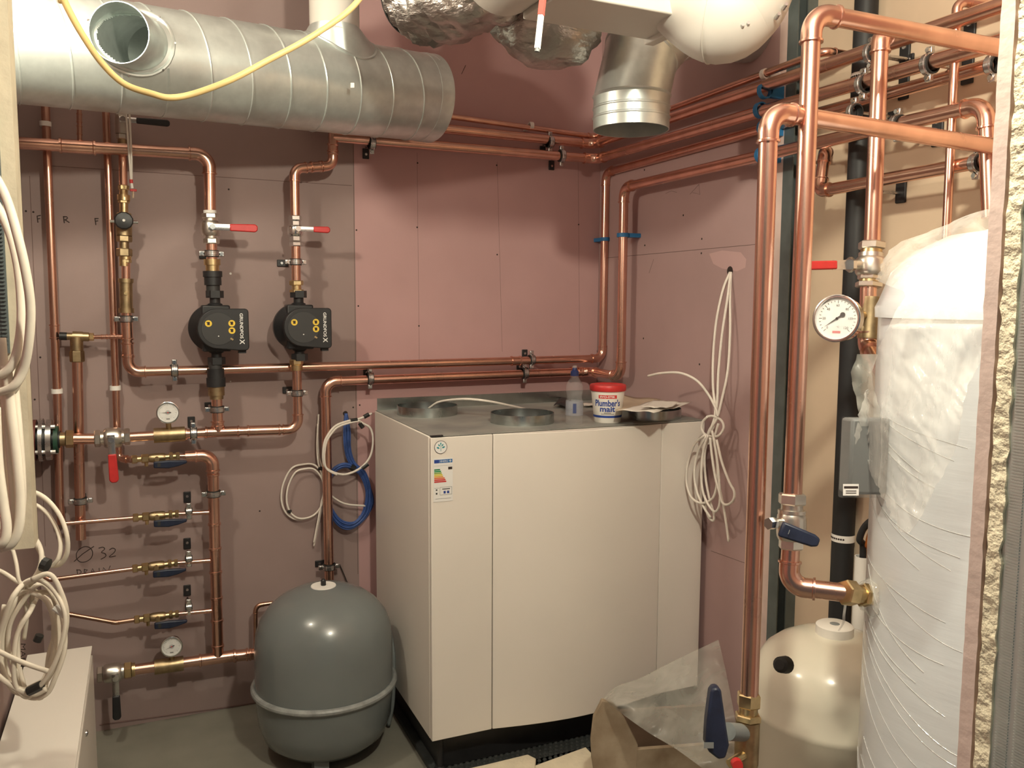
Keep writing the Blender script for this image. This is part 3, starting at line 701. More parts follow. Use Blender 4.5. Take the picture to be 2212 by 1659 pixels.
def ringpts(c, tilt, r, sh=0):
    nrm = EZ * math.cos(tilt) + hr * math.sin(tilt); u = hr * math.cos(tilt) - EZ * math.sin(tilt)
    return [c + nrm * sh + u * (r * math.cos(2 * PI * k / 56)) + hs_ * (r * math.sin(2 * PI * k / 56)) for k in range(57)]
for k in range(4):
    (ca, ta), (cb2, tb_) = frames[k], frames[k + 1]; ms = MB()
    ms.grid([ringpts(ca, ta, gr + .0005), ringpts(cb2, tb_, gr + .0005)]); ms.build('mitre_section', GALV, GE)
    ms = MB(); ms.grid([ringpts(ca, ta, gr, -.005), ringpts(ca, ta, gr + .004), ringpts(ca, ta, gr, .005)]); ms.build('seam_bead', GALV, GE)

# ------------------------------------------------------------------ copper pipes on the back wall
r42, r35, r28, r22, r15 = .0205, .0172, .0137, .0108, .0075
U_, Rt = EZ, EX
run('copper flow pipe farthest left on the back wall, upright beside first letter F', [W(97, 205, .05), W(124, 860, .05), W(129, 1085, .05), W(133, 1132, .05)], r28, rings=[(0, .775, .05)])
run('upright copper pipe beside the second letter F, bending into the top blue-handled valve', [W(228, 215, .05), W(250, 838, .05), W(254, 962, .05), W(256, 990, .05), W(283, 993, .07)], r28 * .92)
run('upright copper drain pipe dropping from the old brass safety valve', [W(167, 778, .07), W(173, 1090, .07), W(175, 1165, .07)], r35)
for lb_, x, y in (('white clip near the top of the farthest left copper pipe', 98, 268), ('white clip low on the farthest left copper pipe', 123, 845), ('white clip on the copper pipe beside the second letter F', 249, 838)):
    clip(lb_, W(x, y, .05), EZ, OUT, r28, PTFE, .05, 'white pipe clips')
# horizontal supply at the top left, then pump string 1
o1 = .13
run('copper pipe crossing the top left and turning down to the left pump', [W(20, 307.6, o1), W(170, 317, o1), W(452, 334, o1), W(454, 466, o1)], r42, rings=[(0, .98, .10), (1, .001, .001)] if False else [(0, .985, .11)])
run('short stub of narrow pipe rising from a tee under the spiral duct', [W(171, 317, o1), W(172, 300, o1), W(171, 225, o1)], r15, rings=[(1, .25, .03), (1, .6, .03)])
def V1(x, y): return W(x, y, o1)
# valve string on the fourth pipe
o4 = .09
run('copper pipe dropping behind the top pipe to the black-knobbed brass valve', [W(265, 330, o4), W(267, 408, o4)], r28)
t = thing('ball_valve', 'ball valve with a black lever under the spiral duct', 'valve', W(264, 270, o4))
stack(t, W(263, 240, o4), W(265, 330, o4), [('valve_body', .15, .55, .022, 24, NICKEL), ('hex_nut', .55, .68, .021, 6, NICKEL), ('tail_piece', .68, 1, .015, 20, BRASS_D), ('hex_nut', .0, .15, .022, 6, NICKEL)])
lever(t, W(266, 262, o4), OUT, .035, W(355, 270, o4 + .035) - W(266, 262, o4 + .035), .15, BLACK, wd=.019, arm=.22)
t = thing('regulating_valve', 'brass regulating valve with a round black knob', 'valve', W(268, 480, o4))
p0, p1 = W(267, 400, o4), W(269, 575, o4)
stack(t, p0, p1, [('hex_nut', 0, .06, .018, 6, BRASS), ('union', .06, .12, .014, 20, BRASS), ('valve_body', .12, .19, .021, 24, BRASS), ('hex_nut', .19, .22, .019, 6, BRASS), ('union', .22, .34, .014, 20, BRASS), ('hex_nut', .34, .42, .024, 6, BRASS),
                  ('valve_body', .42, .62, .026, 24, BRASS_D), ('hex_nut', .62, .70, .026, 6, BRASS_D), ('union', .70, .78, .016, 20, BRASS_D), ('hex_nut', .78, .88, .026, 6, BRASS_D), ('union', .88, 1, .017, 20, BRASS)])
kp = W(268, 479, o4); kb = MB().lathe(kp, OUT, [(.01, .026), (.03, .030), (.045, .031), (.052, .027), (.055, .012)], 12).build('knob', BLACK, t, ang=25)
MB().lathe(kp + OUT * .055, OUT, [(0, .005), (.002, .004)], 12).build('knob_screw', PTFE, kb)
MB().sweep([kp - EX * .045, kp + EX * .045], .006, 10).build('test_point', CHROME, t)
t = thing('check_valve', 'small bright brass check valve below the black-knobbed valve', 'valve', W(271, 555, o4))
stack(t, W(270, 570 - 32, o4), W(272, 568, o4), [('hex_nut', 0, .3, .021, 6, BRASS), ('valve_body', .3, .75, .019, 24, BRASS), ('hex_nut', .75, 1, .019, 6, BRASS)])
run('short copper length between the two brass valves on the fourth pipe', [W(272, 566, o4), W(272, 606, o4)], r28 * 1.05)
t = thing('strainer', 'long brass strainer body above the silver clamp on the fourth pipe', 'strainer', W(272, 640, o4))
stack(t, W(272, 602, o4), W(273, 676, o4), [('end_nut', 0, .12, .025, 24, BRASS_D), ('strainer_body', .12, .86, .0215, 24, BRASS_D), ('end_nut', .86, 1, .026, 24, BRASS_D)])
MB().lathe(W(272, 634, o4), OUT, [(.015, .007), (.026, .006)], 12).build('drain_plug', BRASS, t)
c_t = W(274, 730, o4)
run('long copper pipe crossing behind both pumps and turning up in the room corner', [W(273, 674, o4), W(278, 804, o4), W(300, 804.5, o4), W(1302.5, 774, .06), W(1308, 374, .06), R(1650, 279.5, .07)], r35 * 1.05,
    rings=[(0, .37, .10), (2, .78, .05)]) if False else None
pA = [W(273, 674, o4), W(278, 804, o4), W(1301.5, 774.0, .075), W(1309, 373, .075)]
runA = pA + [R(2190, 126.8, XR - pA[-1].x)]
run('long copper pipe crossing behind both pumps and turning up in the room corner', runA, r35, rings=[(0, .30, .07), (0, .62, .05), (1, .78, .045)])
clampP = W(273, 689, o4)
clamp('silver clamp under the brass strainer on the fourth pipe', clampP, EZ, OUT, r35, .09)
# safety valve
t = thing('safety_valve', 'dull brass safety valve with a black cap left of the fourth pipe', 'valve', W(165, 730, .07))
q0, q1 = W(128, 726, .07), W(203, 728, .07)
stack(t, q0, q1, [('cap', 0, .22, .014, 16, BLACK), ('bonnet', .22, .38, .013, 16, BRASS_D), ('valve_body', .38, .68, .018, 24, BRASS_D), ('union', .68, .85, .016, 20, BRASS_D), ('hex_nut', .85, 1, .014, 6, BRASS)])
stack(t, W(165, 728, .07), W(167, 782, .07), [('outlet', 0, .55, .021, 24, BRASS_D), ('hex_nut', .55, 1, .024, 6, BRASS_D)])
run('short narrow copper link from the safety valve to the fourth pipe', [W(200, 728, .07), W(272, 727, .09)], r15, rings=[(0, .35, .02), (0, .6, .02), (0, .85, .02)])
# pump strings
def pump(label, P, top, bot, nut_top=BLACK):
    root = thing('circulation_pump', label, 'pump', P, None)
    def Lc(a, b_, c): return P + EX * a + OUT * b_ + EZ * c
    MB().lathe(P + EX * -.006, OUT, [(-.075, .055), (-.068, .080), (-.03, .088), (.0, .088), (.012, .078), (.035, .062)], 48).build('motor_housing', BLACK, root)
    MB().box(Lc(.0, .0, .0), (.098, .07, .168)).build('pump_body', BLACK, root, bevel=.006)
    zt_, zb_ = top.z - P.z, bot.z - P.z
    for sg, ze in ((1, zt_), (-1, zb_)):
        MB().lathe(P, EZ * sg, [(.07, .024), (.088, .026), (.092, .0185), (abs(ze) - .02, .0185)], 24).build('pump_port', BLACK, root)
        MB().sweep([P + EZ * (ze - sg * .026), P + EZ * ze], .031, 6, hint=EX).build('union_nut', BLACK, root, ang=20)
    hc = .004; pl = []
    for i in range(25):
        a = PI / 2 + PI * i / 24; pl.append((hc + .072 * math.cos(a), .072 * math.sin(a)))
    pl += [(.075, -.079)] + [(.095 + .013 * math.cos(a), -.066 + .013 * math.sin(a)) for a in (-1.57, -1.05, -.52, 0)] + [(.096 + .012 * math.cos(a), .060 + .012 * math.sin(a)) for a in (0, .52, 1.05, 1.57)]
    H = MB().prism([Lc(a, .032, c) for a, c in pl], OUT * .045).build('control_head', BLACK, root, bevel=.004)
    f = .077
    MB().lathe(Lc(hc, f, .0), OUT, [(0, .058), (.0015, .0575)], 48).build('display_disc', GREYP, H)
    for a, c in ((-.030, .019), (.049, .0195), (.049, -.0065)):
        sk = MB().lathe(Lc(a, f + .0015, c), OUT, [(0, .0118), (.0006, .0118)], 24).build('yellow_sticker', YSTICK, H)
        MB().box(Lc(a, f + .0024, c - .001), (.0085, .0006, .0085)).box(Lc(a - .001, f + .0024, c + .0045), (.0115, .0006, .0026)).build('padlock_print', INK, H)
    s_ = MB(); ax_ = (V((.85, 0, -.52)), OUT, V((.52, 0, .85)))
    s_.box(Lc(.048, f + .002, -.037), (.011, .0008, .006), ax_).build('bronze_tab', BRASS, H)
    MB().lathe(Lc(.003, f + .0015, -.026), OUT, [(0, .0022), (.0004, .0022)], 10).build('printed_dot', WHITEINK, H)
    MB().lathe(Lc(-.043, f + .0003, .004), OUT, [(0, .0045), (.0004, .0045)], 10).build('printed_dot', INK, H)
    text('GRUNDFOS', WHITEINK, H, 'maker_lettering', Lc(.0825, f, .010), -EZ, EX, width=.091, height=.0115, bold=.018)
    text('X', WHITEINK, H, 'maker_logo', Lc(.0835, f, -.0475), -EZ, EX, width=.018, height=.017, bold=.02)
    MB().box(Lc(.0855, .045, -.083), (.026, .028, .014)).build('cable_plug', BLACK, H)
    return root
P1 = V1(466, 709); P2 = V1(646, 706)
def vs(P, x, y): q = W(x, y, o1); return V((P.x, P.y, q.z))
xs1 = V1(457, 560)
# string 1
t = thing('ball_valve', 'large nickel ball valve with a red lever above the left pump', 'valve', V1(455, 492))
q0, q1 = V1(453.5, 458), V1(457, 527)
stack(t, q0, q1, [('joint_tape', -.05, .04, .0225, 20, PTFE), ('hex_nut', .04, .2, .029, 6, NICKEL), ('union', .2, .3, .023, 24, NICKEL), ('valve_body', .28, .74, .034, 0, NICKEL), ('union', .72, .82, .022, 24, NICKEL), ('hex_nut', .82, 1, .028, 6, NICKEL)], hint=EX)
lever(t, V1(457, 492), OUT, .045, EX, .155, RED, wd=.024, arm=.32)
run('short copper length with clamp between valve and coupling above the left pump', [V1(457, 525), V1(458, 568)], r42 * .95)
clamp('silver clamp just above the brass ring over the left pump', V1(457, 548), EZ, OUT, r42, o1, shift=-.02)
t = thing('pipe_coupling', 'black plastic coupling with a brass ring above the left pump', 'coupling', V1(459, 600))
stack(t, V1(458, 560), V1(461, 640), [('brass_ring', 0, .16, .029, 24, BRASS), ('brass_neck', .16, .32, .024, 24, BRASS), ('coupling_body', .32, .48, .0335, 24, BLACK), ('coupling_body', .48, .70, .030, 24, BLACK), ('coupling_neck', .70, 1, .024, 20, GREYP)])
pump('left black circulation pump with yellow stickers and a silver sticker tab', P1, V1(462, 628), V1(464, 787))
t = thing('pipe_coupling', 'black plastic coupling with a brass ring below the left pump', 'coupling', V1(466, 820))
stack(t, V1(465, 782), V1(468, 862), [('coupling_neck', 0, .18, .024, 20, GREYP), ('coupling_body', .18, .42, .030, 24, BLACK), ('coupling_body', .42, .66, .0335, 24, BLACK), ('brass_ring', .66, .9, .029, 24, BRASS_D), ('brass_neck', .9, 1, .024, 24, BRASS_D)])
# string 2
run('copper pipe with swan-neck bends coming down to the right pump', [W(719, 288, .10), W(719, 358, .10), V1(636, 364), V1(638, 470)], r35, rings=[(0, .45, .03), (1, .45, .04)], k=2.0)
t = thing('ball_valve', 'chrome ball valve with a short red lever above the right pump', 'valve', V1(638, 497))
q0, q1 = V1(637, 466), V1(639, 532)
stack(t, q0, q1, [('hex_nut', 0, .16, .0255, 6, CHROME), ('union', .16, .34, .0215, 6, CHROME), ('valve_body', .32, .66, .029, 0, CHROME), ('hex_nut', .66, .84, .0225, 6, CHROME), ('hex_nut', .86, 1, .0255, 6, CHROME)], hint=EX)
lever(t, V1(640, 496), OUT, .04, EX, .118, RED, wd=.020, arm=.42)
run('copper length between the chrome valve and the right pump', [V1(639, 530), V1(640, 612)], r35)
clamp('silver clamp with offset black plate above the right pump', V1(639, 566), EZ, OUT, r35, o1, shift=-.035)
t = thing('pipe_coupling', 'brass compression coupling on top of the right pump', 'coupling', V1(640, 620))
stack(t, V1(640, 606), V1(641, 632), [('hex_nut', 0, .4, .026, 6, BRASS), ('union', .4, .75, .018, 20, BRASS), ('hex_nut', .75, 1, .027, 6, BRASS)], hint=EX)
pump('right black circulation pump with yellow stickers nearer the board joint', P2, V1(641, 628), V1(641, 779))
t = thing('pipe_coupling', 'brass compression coupling under the right pump', 'coupling', V1(641, 790))
stack(t, V1(640, 776), V1(641, 800), [('hex_nut', 0, .5, .026, 6, BRASS), ('union', .5, 1, .0225, 20, BRASS)], hint=EX)
# return header under the pumps
hT = [V1(641, 796), V1(644, 927), V1(472, 933), V1(268, 945)]
run('copper pipe from the right pump bending left into the valve row', hT, r35, rings=[(1, .44, .12), (1, .955, .12), (2, .5, .10)])
run('short copper pipe dropping from the left pump into a tee', [V1(468, 858), V1(471, 932)], r42 * .95, rings=[(0, .78, .02)])
clamp('silver clamp on the pipe below the left pump', V1(469, 884), EZ, OUT, r42, o1, shift=-.02)
clamp('silver clamp on the pipe below the right pump', V1(642, 849), EZ, OUT, r35, o1, shift=-.02)
clamp('upright silver clamp right of the left thermometer gauge', V1(418, 936), EX, OUT, r35, o1, ear=EZ, shift=.03)
coupling(V1(366, 939), hT[3] - hT[2], .024, .105, BRASS_D, bpy.data.objects[thing('gauge_tee', 'brass tee fitting carrying the upper thermometer gauge', 'fitting', V1(366, 939)).name], 'tee_body', 1.12)
def gauge(label, P, r, stem_to, out=OUT, big=False, upv=EZ, needle=2.9):
    out = V(out).normalized(); root = thing('thermometer_gauge', label, 'gauge', P, None)
    upv = (V(upv) - out * V(upv).dot(out)).normalized(); rt = upv.cross(out).normalized() if False else (-out).cross(upv).normalized() * -1
    rt = upv.cross(out).normalized()
    if rt.dot(RX) < 0: rt = -rt
    dp = r * .42
    MB().lathe(P, out, [(-dp, r * .9), (-dp, r * .97), (-dp * .1, r), (dp * .35, r * 1.02), (dp * .4, r * .98), (dp * .4, r * .90), (dp * .05, r * .88)], 40, False).build('case', CHROME, root)
    MB().lathe(P, out, [(-dp, r * .95), (-dp + .001, r * .95)], 32).build('case_back', STEEL, root)
    d_ = MB().lathe(P, out, [(0, r * .9), (.001, r * .89)], 40).build('dial', DIAL, root)
    tk = MB()
    for i in range(25):
        a = math.radians(-135 + 270 * i / 24 + 90); u = rt * math.cos(a) + upv * math.sin(a); L = r * (.13 if i % 4 == 0 else .07)
        tk.box(P + out * .0013 + u * (r * .78 - L / 2), (L, .0004, r * .02), (u, out, u.cross(out)))
    tk.build('scale_marks', INK, d_)
    if big:
        for i, nn in enumerate(('0', '20', '40', '60', '80', '100', '120')):
            a = math.radians(225 - 45 * i); u = rt * math.cos(a) + upv * math.sin(a)
            text(nn, INK, d_, 'numeral', P + out * .0012 + u * r * .56, rt, upv, height=r * .10)
        text('°C', INK, d_, 'unit_print', P + out * .0012 - upv * r * .36 + rt * r * .05, rt, upv, height=r * .08)
        MB().box(P + out * .0014 - upv * r * .58, (r * .34, .0003, r * .1), (rt, out, upv)).build('maker_print', REDINK, d_)
    else:
        MB().lathe(P + out * .001, out, [(0, r * .22), (.0005, r * .22)], 20).build('dial_print', mat('dial_grey_print', (.5, .5, .5), .5), d_)
        MB().box(P + out * .0014 - upv * r * .60, (r * .3, .0003, r * .10), (rt, out, upv)).build('maker_print', INK, d_)
    u = rt * math.cos(needle) + upv * math.sin(needle); v = u.cross(out)
    nd = MB(); nd.add([P + out * .003 - u * r * .28 + v * r * .05, P + out * .003 - u * r * .28 - v * r * .05, P + out * .003 + u * r * .66], [(0, 1, 2)])
    if big: nd.lathe(P + out * .0028 - u * r * .28, out, [(0, r * .11), (.0006, r * .11)], 14)
    nd.build('needle', INK, d_)
    MB().lathe(P, out, [(.002, r * .06), (.005, r * .05)], 12).build('pivot', INK if big else REDINK, d_)
    MB().lathe(P, out, [(dp * .2, r * .9), (dp * .22, r * .9)], 32).build('lens', LENS, root)
    if stem_to is not None: MB().sweep([P - out * dp * .6, V(stem_to)], r * .24, 14).build('gauge_stem', BRASS_D, root)
    return root
gp = V1(362, 889) + OUT * .03
gauge('round thermometer gauge on the valve row left of the pumps', gp, .0385, V1(365, 932), needle=PI)
t = thing('ball_valve', 'large nickel ball valve with a red lever hanging down, left of the gauge', 'valve', V1(241, 945))
q0, q1 = V1(204, 948), V1(281, 943)
stack(t, q0, q1, [('hex_nut', 0, .17, .030, 6, NICKEL), ('union', .17, .28, .024, 24, NICKEL), ('valve_body', .26, .76, .037, 0, NICKEL), ('union', .72, .83, .024, 24, NICKEL), ('hex_nut', .83, 1, .030, 6, NICKEL)], hint=EZ)
lever(t, V1(241, 945), OUT, .05, V((.03, 0, -1)), .152, RED, wd=.026, arm=.28)
run('short copper length between the flange and the large nickel valve', [V1(158, 948), V1(206, 948)], r35 * 1.1)
t = thing('pipe_flange', 'dark bolted steel flange at the left end of the valve row', 'flange', V1(100, 950))
q0, q1 = V1(68, 951), V1(164, 948)
stack(t, q0, q1, [('iron_disc', 0, .12, .070, 32, REDC), ('spacer', .12, .2, .045, 24, BLACK), ('steel_disc', .18, .27, .074, 32, STEEL), ('steel_disc', .34, .46, .070, 32, STEEL), ('spacer', .27, .34, .055, 24, BLACK), ('gasket_ring', .5, .60, .047, 24, GREENP), ('hub', .44, .64, .03, 24, BLACK), ('brass_tail', .6, .76, .024, 20, BRASS_D), ('hex_nut', .76, .95, .031, 6, BRASS)])
for k in range(4):
    a = k * PI / 2 + .6; o_ = (EY * math.cos(a) + EZ * math.sin(a)) * .06
    MB().sweep([q0 + o_ + (q1 - q0) * -.02, q0 + o_ + (q1 - q0) * .56], .008, 8).build('bolt', STEEL, t)
# ------------------------------------------------------------------ branch manifold, lower left
o2 = .11
def V2(x, y): return W(x, y, o2)
hd = [V2(400, 986), V2(459, 983), V2(471, 1416)]
M_ = run('upright copper manifold with four branches on the lower left wall', hd, r42, k=2.6)
for y in (1025, 1132, 1185, 1236, 1292, 1341, 1396):
    tt = (V2(465, y).z - hd[1].z) / (hd[2].z - hd[1].z); p = hd[1].lerp(hd[2], tt)
    MB().lathe(p, EZ, [(-.006, r42), (-.004, r42 * 1.14), (.004, r42 * 1.14), (.006, r42)], 24, False).build('press_ring', COPPER, M_)
clamp('silver clamp around the upright manifold below its top bend', hd[1].lerp(hd[2], (V2(465, 1066).z - hd[1].z) / (hd[2].z - hd[1].z)), EZ, OUT, r42, o2, plate=True)
def branch(label, p_l, p_v0, p_v1, p_h, vlabel, extra=None, m=COPPER, clab=None, kp=None):
    pts = [V(p) for p in (extra or []) + [p_l, p_v0] if p is not None]
    if p_l is not None: run(label[0], pts, r15 * 1.05, m=m, k=3)
    run(label[1], [p_v1, p_h], r15 * 1.05, rings=[(0, .82, .022)])
    t = thing('isolating_valve', vlabel, 'valve', (V(p_v0) + V(p_v1)) / 2, 'blue-handled isolating valves')
    stack(t, p_v0, p_v1, [('hex_nut', 0, .12, .0155, 6, BRASS), ('union', .12, .2, .011, 16, BRASS), ('hex_nut', .2, .36, .0165, 6, BRASS), ('valve_body', .36, .70, .0165, 0, BRASS_D), ('union', .7, .78, .011, 16, BRASS), ('hex_nut', .78, .86, .0165, 6, BRASS), ('union', .86, .92, .011, 16, BRASS), ('hex_nut', .92, 1, .015, 6, BRASS)])
    c = V(p_v0).lerp(V(p_v1), .52); d = (V(p_v1) - V(p_v0)).normalized()
    MB().sweep([c, c + OUT * .04], .008, 10).build('stem', BRASS_D, t)
    c2 = c + OUT * .042 - EZ * .017; a = c2 - d * .012; e = c2 + d * .100; sd = EZ
    pl = [a - sd * .012, a + d * .05 - sd * .017, e - d * .03 - sd * .012, e - sd * .003, e + sd * .007, a + d * .05 + sd * .012, a + sd * .011]
    MB().prism([p - OUT * .007 for p in pl], OUT * .016).build('blue_handle', NAVY, t, bevel=.004)
    MB().box(a + d * .018 + OUT * .0096, (.010, .0006, .016), (d, OUT, sd)).build('handle_label', GREYP, t)
    MB().lathe(V(p_v0).lerp(V(p_v1), .3) - EZ * .012, -EZ, [(0, .007), (.016, .006)], 10).build('drain_cap', BRASS, t)
branch(['', 'short copper stub from the top blue-handled valve to the manifold bend'], None, V2(284, 993), V2(388, 985), V2(405, 985), 'brass valve with dark blue handle, topmost on the manifold')
branch(['straight copper branch from the farthest left pipe to the second blue-handled valve', 'copper stub joining the second blue-handled valve to the manifold'], V2(140, 1131), V2(287, 1119), V2(386, 1110), V2(462, 1106), 'brass valve with dark blue handle, second from the top on the manifold')
branch(['copper branch rising rightwards under the pencilled diameter note', 'copper stub joining the third blue-handled valve to the manifold'], V2(128, 1250), V2(286, 1229), V2(384, 1216), V2(464, 1210), 'brass valve with dark blue handle, third from the top on the manifold', extra=[V2(85, 1240), V2(108, 1252)])
branch(['dark wavy copper branch leading left from the lowest blue-handled valve', 'copper stub joining the lowest blue-handled valve to the manifold'], V2(250, 1345), V2(290, 1339), V2(386, 1326), V2(466, 1318), 'brass valve with dark blue handle, lowest on the manifold', extra=[V2(120, 1326), V2(150, 1327), V2(200, 1336)], m=COPPER_D)
for i, (y, l) in enumerate(((1103, 'second'), (1206, 'third'), (1310, 'lowest'))):
    pos = V2(411 - 3 + (i * 0), y + 1)
    clamp('slim silver clamp right of the %s blue-handled valve' % l, pos, EX, OUT, r15 * 1.05, o2, ear=EZ, shift=.035)
pb = [V2(288, 1447), V2(472, 1421), V2(560, 1411), W(640, 1402, .10)]
run('copper pipe along the bottom of the back wall running behind the grey vessel', pb, r42 * .95, rings=[(0, .985, .13), (1, .55, .05), (1, .85, .03)])
t = thing('gauge_tee', 'brass tee fitting carrying the lower thermometer gauge', 'fitting', V2(368, 1437))
coupling(V2(365, 1437), pb[1] - pb[0], .0245, .10, BRASS_D, t, 'tee_body', 1.12)
gauge('dim thermometer gauge on the bottom pipe', V2(370, 1390) + OUT * .03, .0375, V2(371, 1432), needle=3.5)
t = thing('ball_valve', 'ball valve with a black lever hanging down beside the white floor cabinet', 'valve', V2(250, 1452))
q0, q1 = V2(205, 1459), V2(292, 1446)
stack(t, q0, q1, [('hex_nut', .05, .2, .030, 6, NICKEL), ('valve_body', .22, .66, .035, 0, NICKEL), ('union', .6, .72, .025, 24, NICKEL), ('hex_nut', .72, .92, .031, 6, BRASS), ('union', .92, 1, .025, 24, BRASS)], hint=EZ)
lever(t, V2(250, 1453), OUT, .05, V((0, 0, -1)), .155, BLACK, wd=.024, arm=.36)
clamp('silver clamp on the upright drain pipe near the left cables', W(174, 1082, .07), EZ, OUT, r35, .07)
# ------------------------------------------------------------------ second long pipe, corner, right wall pipes
oB = .06
cB = V((XR - .075, YB - oB, W(1306, 801, oB).z))
cup = R(1341, 790, .075)
pB = [W(712, 1300, oB), W(703, 824, oB), W(1300, 801.5, oB)]
pB[2] = V((XR - .075, YB - oB, pB[2].z))
e1_ = R(1341, 800, .075); e1_.z = pB[2].z
top_ = R(1347, 405, .075)
pB += [e1_, V((e1_.x, e1_.y, top_.z)), R(2124, 228.5, .05 + .02)]
pB[1] = V((pB[1].x, pB[1].y, pB[1].z))
run('copper pipe from behind the grey vessel, along the wall, around the corner and up', pB[:5] + [R(1930, 271, .075), R(2130, 225, .075), R(2139, 470, .075)], r42 * .92, rings=[(1, .02, .01)] if False else [(1, .945, .055)])
clamp('upright silver clamp on the second long pipe near its left bend', W(799, 817, oB), EX, OUT, r42, oB, ear=EZ, shift=.02)
clamp('upright silver clamp on the upper long pipe above the white unit', W(1148, 777, .075), EX, OUT, r35, .075, ear=EZ, shift=.025)
clamp('upright silver clamp on the lower long pipe above the white unit', W(1133, 806, oB), EX, OUT, r42, oB, ear=EZ, shift=.025)
clamp('upright silver clamp on the long pipe left of the left pump', W(377, 800, .088), EX, OUT, r35, .088, ear=EZ)
clamp('silver clamp on the downpipe above the grey vessel', W(711, 1224, oB), EZ, OUT, r42, oB, shift=-.03)
clip('left blue clip on the corner uprights', W(1307.5, 517, .075), EZ, OUT, r35, BLUECLIP, .075, 'blue pipe clips')
clip('right blue clip on the corner uprights', R(1345.5, 508, .075), EZ, OUTR, r42, BLUECLIP, .075, 'blue pipe clips')
# upper runs, back wall -> corner -> right wall
def corner_run(label, pl, yc, pr, r, ob=.065, orr=.065, extra=(), pre=()):
    c = W(1300, yc, ob); c.x = XR - orr
    return run(label, list(pre) + [pl, c, pr] + list(extra), r, rings=())
c3 = W(1300, 344.7, .10); c3.x = XR - .075
run('upper corner pipe coming from the right pump swan-neck, above the blue-clipped uprights', [W(719, 296, .10), c3, R(2190, 82.5, .075)], r42 * .93)
c4 = W(1300, 313.5, .075); c4.x = XR - .075
run('second highest copper pipe turning through the corner under the galvanised elbow', [W(640, 245, .075), c4, R(2190, 2.0, .075)], r42 * .93)
c5 = W(1298, 297, .06); c5.x = XR - .06
run('thin highest copper pipe on both walls, ending in the beige wall', [W(640, 205, .06), c5, R(1781, 110.5, .06), V((XS, R(1781, 110.5, .06).y, R(1781, 110.5, .06).z + .0))], r28 * .85)
clamp('silver clamp on the second highest back wall pipe', W(1188, 307, .075), EX, OUT, r42, .075, ear=EZ, shift=-.03)
clamp('silver clamp on the lowest of the upper back wall pipes', W(1213, 337, .10), EX, OUT, r42, .10, ear=EZ, shift=-.03)
clamp('silver clamp half hidden below the spiral duct', W(803, 309, .10), EX, OUT, r42, .10, ear=EZ, shift=-.03)
clip('white clip on the thin highest pipe left of the galvanised elbow', W(1147, 272, .06), EX, OUT, r28 * .85, PTFE, .06, 'white pipe clips')
for lb_, x, y in (('highest of four blue clips on the right wall pipes', 1652, 196), ('second highest of four blue clips on the right wall pipes', 1643, 238), ('third highest of four blue clips on the right wall pipes', 1651, 277), ('lowest of four blue clips, beside the front riser bend', 1646, 335)):
    p = R(x, y, .075); clip(lb_, p, EY, OUTR, r42, BLUECLIP, .075, 'blue pipe clips')
clip('white clip on the thin highest pipe beside the white round elbow', R(1652, 160, .06), EY, OUTR, r28 * .85, PTFE, .06, 'white pipe clips')
lowA = R(1786, 411, .055)
run('lowest copper pipe on the beige wall with an upturned end', [V((XS - .03, R(1782, 330, -.03).y, R(1782, 330, -.03).z)), R(1782, 330, .02), lowA + V((0, .03, 0)), R(2175, 338.5, .055)], r35, rings=[(0, .5, .01)] if False else [], k=1.6)
def rclamp(label, x, y, r, off, pshift=None):
    p = R(x, y, off); return clamp(label, p, EY, OUTR, r, off + (XS - XR), ear=EZ, shift=0)
rclamp('silver clamp in front of the black pipe, upper of the close pair', 1866, 182, r42, .075)
rclamp('silver clamp in front of the black pipe, lower of the close pair', 1846, 242, r35, .075)
rclamp('silver clamp on the right wall pipe below the close pair', 1940, 270, r42, .075)
rclamp('silver clamp high on the beige wall below the top riser', 2008, 139, r42, .075)
rclamp('silver clamp at the right edge beside the door reveal', 2146, 140, r35, .075)
rclamp('silver clamp on the lowest beige wall pipe at far right', 2111, 352, r35, .055)
rclamp('silver clamp behind the third riser on the highest pipe', 1884, 115, r42, .075)
for lb_, x, y in (('black wall bracket between the third and fourth risers, upper of two', 1957, 120), ('black wall bracket between the third and fourth risers, lower of two', 1955, 182), ('black wall bracket beside the fourth riser', 2093, 146), ('black wall bracket high by the fourth riser', 2097, 72), ('black wall bracket over the lowest beige wall pipe', 2028, 282), ('black wall bracket under the lowest beige wall pipe', 1949, 406)):
    p = PL(x, y, 0, XS); t = thing('wall_bracket', lb_, 'bracket', p, 'black wall brackets')
    MB().box(p + V((-.004, 0, 0)), (.008, .035, .085)).build('bracket_plate', BLACK, t, bevel=.003)
    MB().lathe(p + V((-.008, 0, .022)), OUTR, [(0, .007), (.003, .006)], 10).build('bracket_screw', STEEL, t)
    MB().sweep([p + V((-.008, 0, -.015)), p + V((-.075, 0, -.015))], .0045, 8).build('threaded_rod', STEEL, t)
# black soil pipe, white conduit
sp_ = [D(1860, -20, 2.44), D(1838, 1300, 2.44)]
xsoil, ysoil = XS - .036, PL(1844, 640, 0, XS - .036).y
t = thing('soil_pipe', 'black soil pipe running floor to ceiling on the beige wall', 'pipe', (xsoil, ysoil, 0))
MB().lathe((xsoil, ysoil, 0), EZ, [(0, .033), (ZC, .033)], 32).build('pipe_tube', SOIL, t)
for zc in (PL(1830, 1163, 0, xsoil).z, PL(1850, 172, 0, xsoil).z):
    bd = MB().lathe((xsoil, ysoil, zc), EZ, [(-.011, .0342), (.011, .0342)], 32, False).build('perforated_band', PTFE, t)
    for k in range(9):
        a = PI * .75 + k * .2; MB().lathe((xsoil + 0.0343 * math.cos(a), ysoil + 0.0343 * math.sin(a), zc), V((math.cos(a), math.sin(a), 0)), [(0, .003), (.0006, .003)], 8).build('band_hole', INK, bd)
p_ = D(1861, 1260, 2.47)
